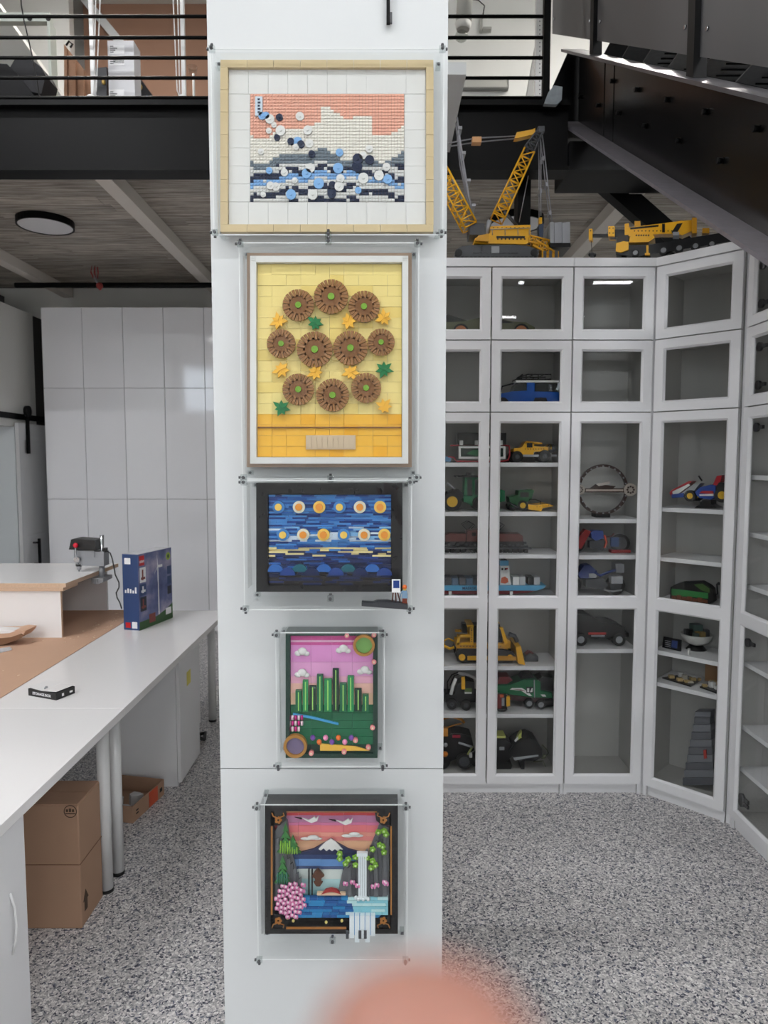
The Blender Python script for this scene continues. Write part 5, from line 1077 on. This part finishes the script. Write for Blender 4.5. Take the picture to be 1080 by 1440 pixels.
m.part('shell', BLKM).P([(716, 1062), (722, 1052), (733, 1044), (744, 1041), (755, 1046), (762, 1056), (763, 1068), (752, 1074), (724, 1072)], .0, .12); m.part('silver_line', GREYL).P([(721, 1069), (738, 1067), (757, 1065), (757, 1067), (738, 1070), (724, 1073)], -.003, .0); m.part('fin', YG).P([(728, 1046), (731, 1039), (735, 1034), (734, 1042), (737, 1047), (733, 1056), (729, 1053)], .02, .05); m.part('white_fin', WHT).P([(724, 1047), (729, 1041), (730, 1044), (726, 1049)], .015, .02)
m.part('rear_block', BLKM).P([(698, 1046), (710, 1044), (720, 1052), (722, 1068), (712, 1078), (698, 1082)], .02, .13); m.part('vent', GREYL).B(703, 1056, 710, 1060.5, .016, .02); m.part('yellow_edge', YG).B(698, 1041, 712, 1044, .02, .1); m.part('foot', BLKM).P([(730, 1073), (740, 1073), (739, 1089), (734, 1089)], .03, .1)
q = m.part('runner', PL(96, 100, 76)); q.L([(751, 1077, .02), (765, 1076, .02), (768, 1084, .02)], .003); q.L([(764, 1054, .03), (770, 1060, .03), (773, 1066, .03), (766, 1074, .03), (760, 1072, .03)], .003); q.E(766, 1070, 3, 3, .02, .01); m.part('rear_track', TYRE).P([(699, 1080), (714, 1078), (722, 1084), (720, 1089), (700, 1089)], .03, .12); m.seat(.078)
# ---- ring model, motorcycles, jeep in the narrow cabinet
m = PM('ring_model', 'large dark toy ring with a cross beam and two round white hubs', 'model', FY+.05, (852, 731)); RDK = PL(70, 54, 50)
m.part('ring', RDK).O(848, 692, 35.5, 32, .0, .02, 40); s = m.part('ring_segment', GREYL, m.parts[0])
for i in range(24): t = i*math.pi/12; s.C(848+33*math.cos(t), 692+33*math.sin(t), 1.3, -.003, .0, 6)
b = m.part('cross_beam', RDK); b.P([(816, 693), (820, 690), (880, 690), (884, 693), (880, 696), (820, 696)], .0, .02); b.P([(832, 690), (840, 684), (866, 687), (860, 692)], .0, .03); m.part('pale_panel', PL(206, 196, 190)).P([(838, 684), (857, 680), (857, 684), (842, 687)], -.004, .004); m.part('pale_beam', PL(196, 180, 170)).B(824, 691.5, 876, 694, -.003, .0)
for x, r_ in ((815, 7), (886, 9)):
    q = m.part('hub', PL(196, 186, 176)); q.C(x, 692, r_, -.006, .02, 20); q2 = m.part('hub_star', RDK, q)
    for i in range(8): t = i*math.pi/4; q2.C(x+r_*.5*math.cos(t), 692+r_*.5*math.sin(t), r_*.17, -.008, -.006, 6)
m.part('stand', BLKM).B(838, 726, 858, 731, .0, .08); m.seat(1.430)
m = PM('sport_bike_model', 'red and blue toy motorcycle on the upper middle shelf', 'model motorcycle', FY+.02, (850, 781)); 
m.wheel(875, 766.5, 13.2, .02, .03, TYRE, GREYD, .72, spokes=8); m.wheel(812, 766, 13, .02, .03, TYRE, GREYD, .72); m.part('tank', PL(64, 84, 150)).P([(831, 750), (836, 747.5), (848, 748), (850, 758), (838, 762), (832, 758)], .0, .06); m.part('red_fairing', PL(150, 42, 44)).P([(812, 772), (816, 756), (824, 746), (832, 749), (826, 760), (818, 774)], .01, .05); m.part('engine', GREYD).P([(830, 763), (850, 760), (856, 772), (848, 776), (830, 772)], .01, .05); m.part('orange_frame', PL(190, 74, 48)).L([(850, 754, .0), (853, 764, .0), (850, 772, .0)], .006, 6); m.part('tail', PL(90, 48, 46)).L([(852, 758, .02), (862, 756, .02), (865, 752, .02)], .004); m.part('red_base', PL(150, 36, 40)).B(860, 775, 887, 779, .0, .05); m.part('hub_blue', PL(70, 90, 130)).B(859, 757, 870, 770, -.004, .015); m.seat(1.245)
m = PM('touring_bike_model', 'blue and grey toy touring motorcycle with side cases', 'model motorcycle', FY+.02, (848, 838)); NB = PL(44, 62, 120)
m.wheel(868, 823, 13.5, .02, .03, TYRE, GREYD, .62, spokes=6); m.wheel(806, 823, 13, .02, .03, TYRE, GREYD, .62); m.part('tank', NB).P([(812, 806), (822, 794), (830, 793), (840, 802), (832, 812), (816, 812)], .0, .07); m.part('frame_tube', NB).L([(836, 804, .0), (844, 808, .0), (856, 803, .0), (866, 800, .0)], .008, 6); m.part('side_case', GREYL).B(857, 808, 873, 818, -.03, .01); m.part('top_case', PL(140, 142, 148)).B(866, 792, 878, 804, .0, .07); m.part('engine', GREYD).P([(824, 814), (848, 812), (856, 822), (848, 828), (824, 824)], .0, .06); m.part('silver_cover', GREYL).B(828, 805, 838, 811, -.006, .0); m.part('exhaust', GREYL).L([(848, 828, -.004), (862, 830, -.006), (874, 828, -.006)], .005); m.seat(1.022)
m = PM('jeep_model', 'black toy off-road car with a red sill stripe', 'model car', FY+.01, (845, 912))
b = m.part('body', BLKM); b.P([(800, 900), (800, 868), (806, 865), (828, 866), (840, 873), (844, 877), (864, 878), (878, 884), (880, 896), (868, 898), (850, 898), (840, 900)], .0, .13); m.part('side_window', PL(56, 58, 58, .1)).P([(806, 876), (808, 868), (826, 868), (836, 876)], -.002, .0); m.part('sill', PL(170, 52, 50)).B(827, 891, 852, 894, -.004, .0); m.part('step_bar', GREYL).B(831, 895, 850, 896.5, -.006, .0); m.part('front_bumper', BLKM).B(878, 892, 884, 898, .0, .13)
for x in (816.5, 870): m.wheel(x, 901, 9.2, -.01, .035, TYRE, RIMG, .55, far=.11)
m.seat(.758)
# ---- slanted cabinet
co = Vector((CX0, CYC, 0))+n45*.075
def CM(name, label, cat, base): return PM(name, label, cat, o=tuple(co), n=(1, 1, 0), base=base)
m = CM('kart_model', 'red, white and blue toy go-kart without a driver on a black stand', 'model kart', (985, 714)); KB = PL(40, 76, 160); KR = PL(178, 36, 46)
m.part('nose', KR).P([(940, 692), (943, 688), (968, 675), (972, 676), (956, 689), (943, 697)], .01, .07); m.part('nose_white', WHT).P([(945, 690), (968, 679), (970, 681), (955, 692), (946, 696)], .004, .01); m.part('bumper', KB).P([(944, 694), (961, 692), (961, 698), (945, 699)], .0, .08); m.part('fairing', GREYL).P([(960, 690), (974, 680), (984, 678), (974, 690), (962, 696)], .01, .07); m.part('steering_wheel', BLKM).L([(979, 668, .03), (984, 675, .03)], .004)
m.part('seat_tub', KB).P([(976, 692), (984, 684), (1000, 680), (1006, 682), (1006, 696), (1000, 701), (984, 699)], .0, .09); q = m.part('side_pod', KR); q.P([(984, 692), (988, 689), (1003, 689), (1004, 693)], -.008, .0); m.part('pod_white', WHT).P([(984, 694), (1004, 693), (1004, 696), (985, 696)], -.008, .0); m.part('engine', BLKM).P([(1004, 686), (1010, 677), (1020, 678), (1021, 692), (1006, 697)], .01, .09)
m.part('seat_back', KR).P([(1000, 681), (1006, 668), (1013, 667), (1010, 682)], .02, .07)
m.wheel(971, 696, 8, -.012, .03, TYRE, RIMY, .55, far=.08, spokes=5); m.wheel(1016, 695, 10.5, -.012, .03, TYRE, RIMY, .55, far=.08, spokes=5)
m.part('stand', BLKM).P([(976, 713), (984, 708), (984, 702), (1000, 702), (1000, 708), (1010, 713)], .0, .07); m.seat(1.493)
m = CM('pixel_base_model', 'toy landscape plinth with green top, brown soil and black crank', 'model', (974, 846)); 
m.part('base', BLKM).P([(942, 843), (943, 826), (950, 822), (958, 819), (985, 818), (996, 824), (1001, 829), (1003, 846), (998, 850)], .0, .05); m.part('grass', PL(50, 128, 66)).P([(945, 828), (996, 834), (996, 842), (945, 837)], -.004, .0); q = m.part('soil', PL(116, 68, 48))
for i in range(7): q.P([(945+i*7.3, 837.5+i*.9-(i % 2)*2), (951.6+i*7.3, 838.5+i*.9-(i % 2)*2), (951.6+i*7.3, 842.8+i*.9), (945+i*7.3, 841.8+i*.9)], -.005, -.001)
m.part('hill', PL(66, 96, 48)).P([(976, 822), (988, 821), (998, 828), (998, 834), (986, 830)], -.003, .0); q = m.part('crank', BLKM); q.L([(1003, 838, .02), (1007, 836, .02), (1007, 822, .01), (1011, 821, .0)], .004, 6); q.E(1010.5, 821, 2.2, 2.2, .0, .008); m.seat(1.022)
m = CM('bowl_model', 'white round-bottomed toy hull filled with grey and green blocks', 'model', (968, 914)); 
k = m.k(968, 890); cc = m.pt(969, 889, .10); q = m.part('bowl', PL(206, 206, 202)); q.mb.lathe(cc+Vector((0, 0, -.062)), [(.0, 0), (.03, .003), (.055, .016), (.071, .035), (.077, .058), (.072, .058), (.06, .03), (.0, .025)], 20)
for i in range(9): a = i*.7; m.part('inner_block', [GREYD, BLKM, PL(84, 96, 90), PL(150, 126, 78)][i % 4]).mb.box(cc.x+.045*math.cos(a)-.012, cc.x+.045*math.cos(a)+.012, cc.y+.045*math.sin(a)-.012, cc.y+.045*math.sin(a)+.012, cc.z-.03, cc.z+.008+.008*(i % 3))
m.part('green_tower', PL(78, 100, 96)).mb.box(cc.x-.028, cc.x+.022, cc.y-.02, cc.y+.025, cc.z-.02, cc.z+.045); m.part('tan_band', PL(160, 132, 76)).mb.box(cc.x-.02, cc.x+.03, cc.y-.028, cc.y-.0205, cc.z-.002, cc.z+.014); m.part('foot', BLKM).mb.cyl(cc+Vector((0, 0, -.085)), cc+Vector((0, 0, -.06)), .05, .03, 16); m.seat(.764)
m = CM('data_plaque', 'small black plaque with a blue square leaning by the white hull', 'plaque', (945, 915)); q = m.part('plaque', BLKM); q.P([(933, 896), (958, 901), (957, 917), (931, 911)], .0, .008); m.part('blue_square', PL(44, 62, 120), q).P([(945, 901), (953, 902.5), (952, 913), (944, 911)], -.0008, .0); q2 = m.part('print_line', GREYL, q)
for i in range(4): q2.P([(935, 901+i*2.6), (943, 902.6+i*2.6), (943, 903.4+i*2.6), (935, 901.8+i*2.6)], -.0008, .0)
m.seat(.764)
m = CM('white_toy_figure', 'tiny white toy figure at the shelf edge', 'toy figure', (972, 922)); m.part('body', WHT).P([(970.5, 915), (973.5, 915.5), (973, 922.5), (971, 922)], -.035, -.025); m.part('head', PL(190, 190, 190)).E(972, 914.8, 2.4, 1.8, -.03, .006); m.seat(.764)
for lab, pts, seed, crd in (('black baseplate with white toy ruins, left one on the lower shelf', [(931, 954), (961, 949.5), (985, 957.5), (971, 966)], 1, False), ('black baseplate with pale toy buildings and a brown card behind', [(984, 967), (999, 961), (1012, 964), (1009, 976)], 2, True)):
    z = .6005; P_ = [atz(x, y, z) for x, y in pts]; cen = sum(P_, Vector())/4; r_ = empty('diorama_model', cen); tag(r_, lab, 'model')
    MB().prism(P_, (0, 0, .006)).build('baseplate', BLKM, r_, cen); rg = random.Random(seed)
    e1, e2 = P_[1]-P_[0], P_[3]-P_[0]
    for i in range(13):
        g = P_[0]+e1*rg.uniform(.15, .8)+e2*rg.uniform(.15, .8); s = rg.uniform(.006, .014); hh = rg.uniform(.006, .028)
        MB().box(g.x-s, g.x+s, g.y-s*.8, g.y+s*.8, z+.0062, z+.0062+hh).build('wall_block', [WHT, PL(214, 210, 200), PL(196, 170, 120)][i % 3 if i % 5 else 2], r_, cen)
    if crd:
        g = P_[1]; MB().prism([P_[1]+Vector((-.02, .02, .007)), P_[2]+Vector((.0, .03, .007)), P_[2]+Vector((.0, .03, .10)), P_[1]+Vector((-.02, .02, .10))], (.003, .003, 0)).build('brown_card', PL(150, 112, 76), r_, cen)
# tall plain grey tower model standing low in the slanted cabinet
m = CM('grey_tower_model', 'plain tall grey stacked-brick tower at the bottom of the slanted cabinet', 'model', (985, 1108)); GT = PL(118, 120, 126); GT2 = PL(96, 98, 104)
for i in range(9):
    y1 = 1106-i*10.4; hw = 26-1.6*i
    m.part('tower_course', GT if i % 2 else GT2).B(986-hw, y1-10, 986+hw*.7, y1, .0+.004*i, .12-.004*i)
m.part('tower_top', GT).B(974, 1005, 996, 1012.2, .03, .09); m.part('red_stripe', PL(170, 56, 50)).P([(988, 1058), (992, 1057), (993, 1069), (989, 1070)], .008, .0145); m.seat(.078)
# dark vehicle in the right-hand cabinet
q = Vector((DX0+.12, DYC-.17, 1.4002)); r_ = empty('dark_vehicle_model', q); tag(r_, 'small black toy vehicle on a shelf at the right edge', 'model car')
MB().box(-.05, .05, -.10, .06, .02, .05).box(-.04, .04, -.06, .03, .05, .075).build('body', BLKM, r_)
for sx in (-1, 1):
    for y_ in (-.07, .03): MB().cyl((sx*.04, y_, .018), (sx*.056, y_, .018), .018, n=14).build('wheel', TYRE, r_)
# ================================================================ things on the mezzanine
UZ = ZT
def uroot(name, label, cat, x, Y): r = empty(name, (at(x, 100, Y).x, Y, UZ)); return tag(r, label, cat)
# white rack
Y = 5.0; p0, p1 = at(66, 30, Y), at(74, 148, Y); r = uroot('storage_rack', 'white steel storage rack seen through the railing', 'rack', 40, Y); o = tuple(r.location)
RK = mat('rack_white', (206, 212, 204), .45, var=.03)
MB().box(p0.x, p1.x, Y, Y+.09, UZ, p0.z).build('post', RK, r, o); MB().box(p0.x-1.2, p0.x-1.16, Y, Y+.09, UZ, p0.z).build('post', RK, r, o); MB().box(p0.x-1.2, p1.x, Y+.0, Y+.05, p0.z, p0.z+.06).build('crossbar', RK, r, o)
for x in (42, 68): q = at(x, 26, Y); MB().cyl((q.x, Y-.006, q.z), (q.x, Y, q.z), .018, n=12).build('bolt', BLKM, r, o)
# black bags on the floor by the rack
Y = 4.75
bg_ = PM('black_bag', 'slumped black bag beside the white rack upstairs', 'bag', Y, (20, 150)); bg_.part('bag', mat('black_cloth', (24, 24, 27), .8, var=.2, scale=12)).P([(-60, 260), (-60, 92), (-20, 88), (10, 90), (24, 104), (38, 122), (52, 140), (56, 260)], .0, .2); bg_.part('flap', mat('black_cloth2', (34, 34, 38), .7, var=.2, scale=12)).P([(12, 92), (20, 78), (40, 80), (56, 92), (62, 104), (56, 130), (40, 126), (24, 108)], .02, .19); bg_.part('buckle', CHR).B(26, 142, 40, 148, -.02, .0)
bg_.root.location.z = UZ
bg_.loc = Vector((bg_.loc.x, bg_.loc.y, UZ)); bg_.done()
pc = PM('pale_cushion', 'crumpled tan paper sack behind the black bag', 'sack', 5.2, (58, 150)); pc.loc.z = UZ; pc.root.location.z = UZ; pc.part('sack', KRAFT).P([(44, 259), (44, 112), (52, 106), (64, 106), (70, 118), (70, 259)], 0, .12); pc.done()
# hanging brown sheet
Y = 5.6; hs_ = PM('hanging_cloth', 'brown sheet hanging from a black hook upstairs', 'cloth', Y, (105, 150)); cl = hs_.part('cloth', mat('brown_sheet', (150, 112, 86), .6, var=.12, scale=8))
n = 9
for i in range(n):
    t0, t1 = i/n, (i+1)/n; xa, xb = 90+38*t0, 90+38*t1; ya, yb = 62+48*t0, 62+48*t1
    cl.P([(xa, ya), (xb, yb), (xb, 289), (xa, 289)], .02*math.sin(i*1.9), .02*math.sin(i*1.9)+.03)
hs_.part('hook', BLKM).L([(93, 64, .0), (97, 58, .0), (102, 62, .0), (99, 67, .0)], .008)
hs_.loc = Vector((at(105, 200, Y).x, Y, UZ)); hs_.root.location = hs_.loc; hs_.done()
# stands
for xb, lab in ((129, 'slim white pole stand left of the shipping carton upstairs'), (257, 'slim white pole stand against the brown wall upstairs')):
    Y = 4.48; s_ = PM('pole_stand', lab, 'stand', Y, (xb, 150), group='white pole stands upstairs'); s_.loc = Vector((at(xb, 150, Y).x, Y, UZ)); s_.root.location = s_.loc
    WP = mat('white_pole', (238, 238, 238), .35, var=0)
    sx = 1 if xb == 129 else -1
    s_.part('pole', WP).mb.box(at(xb-2.6, 80, Y).x, at(xb+2.6, 80, Y).x, Y, Y+.025, UZ, at(xb, -60, Y).z)
    for k in (6, 14): s_.part('rod', WP).L([(xb+sx*k*.9+sx*2, -40, -.01), (xb+sx*(k*.45+1), 128, -.01), (xb+sx*3, 140, -.005)], .004)
    s_.part('foot', WP).E(xb+2, 142, 7, 6, -.02, .04); s_.parts[-1].mb.box(at(xb, 150, Y).x-.1, at(xb, 150, Y).x+.1, Y-.08, Y+.1, UZ, UZ+.03); s_.done()
# shipping carton
Y = 4.62; r = uroot('shipping_carton', 'tall white carton with shipping labels standing upstairs', 'box', 165, Y); o = tuple(r.location); a, b = at(151, 57, Y), at(177, 62, Y)
WC = mat('white_carton', (222, 222, 226), .5, var=.03); bx_ = MB().box(a.x, b.x+.05, Y, Y+.12, UZ, a.z).build('carton', WC, r, o)
for i, (y0, y1) in enumerate(((64, 76), (80, 92), (126, 140))):
    q0, q1 = at(153, y0, Y), at(175, y1, Y); l_ = MB().box(q0.x, q1.x, Y-.002, Y-.0005, q1.z, q0.z).build('label_sticker', PL(240, 240, 242), bx_, o); k = MB()
    for j in range(4): k.box(q0.x+.008, q0.x+.03+.012*(j % 3), Y-.003, Y-.0021, q1.z+.008+j*.012, q1.z+.013+j*.012)
    if i == 1:
        for j in range(14): k.box(q0.x+.03+j*.005, q0.x+.0325+j*.005, Y-.003, Y-.0021, q1.z+.012, q0.z-.008)
    k.build('label_print', GREYD, bx_, o)
# black cases with brass clasps
for (pts, bz, lab) in (([(133, 240), (133, 96), (150, 94), (150, 240)], (146, 116), 'upright black case with brass clasp left of the carton'), ([(186, 240), (187, 94), (196, 108), (226, 150), (226, 240)], (198, 123), 'black case with slanted lid and brass clasp right of the carton')):
    Y = 4.85; k = PM('equipment_case', lab, 'case', Y, (150, 150)); k.loc = Vector((at(pts[0][0], 150, Y).x, Y, UZ)); k.root.location = k.loc
    k.part('shell', mat('case_black', (34, 36, 42), .5, var=.1)).P(pts, 0, .15); k.part('clasp', mat('brass', (196, 166, 96), .35, metal=.6, var=0)).E(bz[0], bz[1], 3, 4, -.006, .012); k.done()
k = PM('blue_folder', 'pale blue folder beside the slanted black case', 'folder', 4.7, (214, 150)); k.loc = Vector((at(214, 150, 4.7).x, 4.7, UZ)); k.root.location = k.loc; k.part('folder', PL(150, 176, 206)).P([(206, 240), (206, 134), (218, 146), (224, 152), (224, 240)], 0, .02); k.done()
k = PM('clear_tumbler', 'clear plastic tumbler stacked on a stand by the brown wall', 'tumbler', 4.7, (271, 150)); k.loc = Vector((at(271, 150, 4.7).x, 4.7, UZ)); k.root.location = k.loc; k.part('cup', glass('cup', (.8, .8, .78), 1.4, .1)).mb.lathe(k.pt(271, 104), [(.025, 0), (.03, .04), (.034, .045)], 16); k.part('stem', WHT).mb.cyl(Vector((k.pt(272, 104).x, 4.7, UZ)), k.pt(272, 104), .008, n=8); k.done()
w_ = PM('hanging_cable', 'thin black cable hanging in front of the white rack', 'cable', 4.45, (56, 146)); w_.part('cable', BLKM).L([(28, -30, 0), (30, 8, 0), (34, 30, 0), (40, 55, 0), (46, 82, 0), (50, 105, 0), (54, 125, 0), (56, 140, 0), (50, 150, .0)], .0045); w_.done()
# right side: pendant duct, wall unit, slanted panel and perforated post
dk = PM('ventilation_pipe', 'grey ventilation pipe with a round cowl hanging upstairs', 'pipe', 5.6, (654, 0)); GP = mat('duct_grey', (176, 176, 170), .5, var=.03)
dk.part('pipe', GP).mb.cyl(dk.pt(652, 34), dk.pt(657, -60), .062, n=18); dk.part('collar', mat('duct_light', (206, 206, 202), .5)).mb.cyl(dk.pt(651, 42), dk.pt(651.5, 33), .05, .066, 18); dk.part('cowl', glass('cowl', (.75, .76, .74), 1.4, .1)).E(649, 51, 10, 8, 0, .05); dk.done()
cb2 = PM('camera_bracket', 'small grey camera bracket on the upper wall', 'bracket', 6.985, (682, 45)); cb2.part('plate', GP).B(674, 28, 678, 46, -.02, .012); cb2.part('arm', GP).B(678, 43, 690, 46, -.06, -.0); cb2.part('wire', BLKM).L([(678, 28, -.02), (681, 10, -.02), (672, 2, -.02), (664, 1, -.02)], .006); cb2.done()
wu = PM('wall_unit', 'flat grey wall vent panel upstairs', 'vent', 6.985, (684, 128)); wu.part('panel', GP).B(650, 112, 714, 127, -.05, .012); wu.part('frame', PL(120, 120, 118)).B(648, 126.5, 714, 128, -.055, -.0); wu.parts[-1].B(712.5, 113, 714, 126.4, -.055, -.0); wu.done()
sl = MB(); a, b, c_ = at(727, 150, 6.2), at(760, 150, 6.2), at(760, 25, 6.2); a.z = b.z = UZ+.001; a.x -= .1
sl.prism([a, b, c_], (0, .06, 0)); struct(sl, 'wall_slant', mat('slant_grey', (150, 150, 148), .7), 'grey slanting wall piece upstairs')
pp_ = PM('perforated_post', 'white perforated steel post by the stair head', 'post', 4.9, (759, 150)); pp_.loc = Vector((at(759, 150, 4.9).x, 4.9, UZ)); pp_.root.location = pp_.loc; q = pp_.part('post', WHT); q.mb.box(at(753.5, 80, 4.9).x, at(765, 80, 4.9).x, 4.9, 4.95, UZ, 5.3); h_ = pp_.part('hole', GREYD, q)
for i in range(20): h_.C(759, 30+i*6, .9, -.002, .001, 6)
pp_.done()
# ================================================================ the photographer's hand, close under the lens
fw_, up_ = Vector((0, _c, -_s)), Vector((0, _s, _c))
def cc_(x, u, d): return CP+Vector((x, 0, 0))+up_*u+fw_*d
V = []; Rr = []; Ed = []
def node(p, r, par=None):
    V.append(p); Rr.append(r)
    if par is not None: Ed.append((par, len(V)-1))
    return len(V)-1
pal = node(cc_(.030, -.150, .070), .024)
wr = node(cc_(.052, -.205, .060), .025, pal); fa = node(cc_(.10, -.30, .03), .030, wr); fa2 = node(cc_(.16, -.42, -.02), .034, fa)
def finger(ch, par):
    for (x, u, d, r) in ch: par = node(cc_(x, u, d), r, par)
finger([(.012, -.122, .064, .0125), (.007, -.090, .058, .0100), (.0045, -.066, .0535, .0100), (.0032, -.0500, .0510, .0102), (.0030, -.0400, .0500, .0098), (.0030, -.0350, .0500, .0070)], pal)     # index, raised in front of the lens
finger([(.030, -.116, .072, .0125), (.024, -.100, .100, .0100), (.016, -.122, .112, .0092), (.014, -.140, .098, .0085)], pal)
finger([(.047, -.120, .072, .0120), (.044, -.106, .098, .0096), (.036, -.128, .110, .0088), (.033, -.145, .096, .0082)], pal)
finger([(.062, -.130, .068, .0110), (.062, -.120, .090, .0086), (.055, -.138, .100, .0078), (.051, -.152, .088, .0072)], pal)
finger([(.010, -.165, .060, .0140), (-.012, -.150, .055, .0115), (-.026, -.132, .056, .0100), (-.034, -.116, .060, .0085)], pal)
me = bpy.data.meshes.new('hand'); me.from_pydata([tuple(v-CP) for v in V], Ed, [])
hand = bpy.data.objects.new('hand', me); COL.objects.link(hand); hand.location = CP
import bmesh
bm_ = bmesh.new(); bm_.from_mesh(me); bm_.verts.layers.skin.verify(); bm_.to_mesh(me); bm_.free()
sk = hand.modifiers.new('skin', 'SKIN'); sk.use_smooth_shade = True
for i, v in enumerate(me.skin_vertices[0].data): v.radius = (Rr[i], Rr[i]); v.use_root = (i == 0)
ss = hand.modifiers.new('sub', 'SUBSURF'); ss.levels = 2; ss.render_levels = 2
me.materials.append(mat('skin', (164, 116, 102), .5, var=.04, scale=60, sss=.15))
tag(hand, 'blurred raised fingertip of a hand close to the lens at the bottom edge', 'hand')
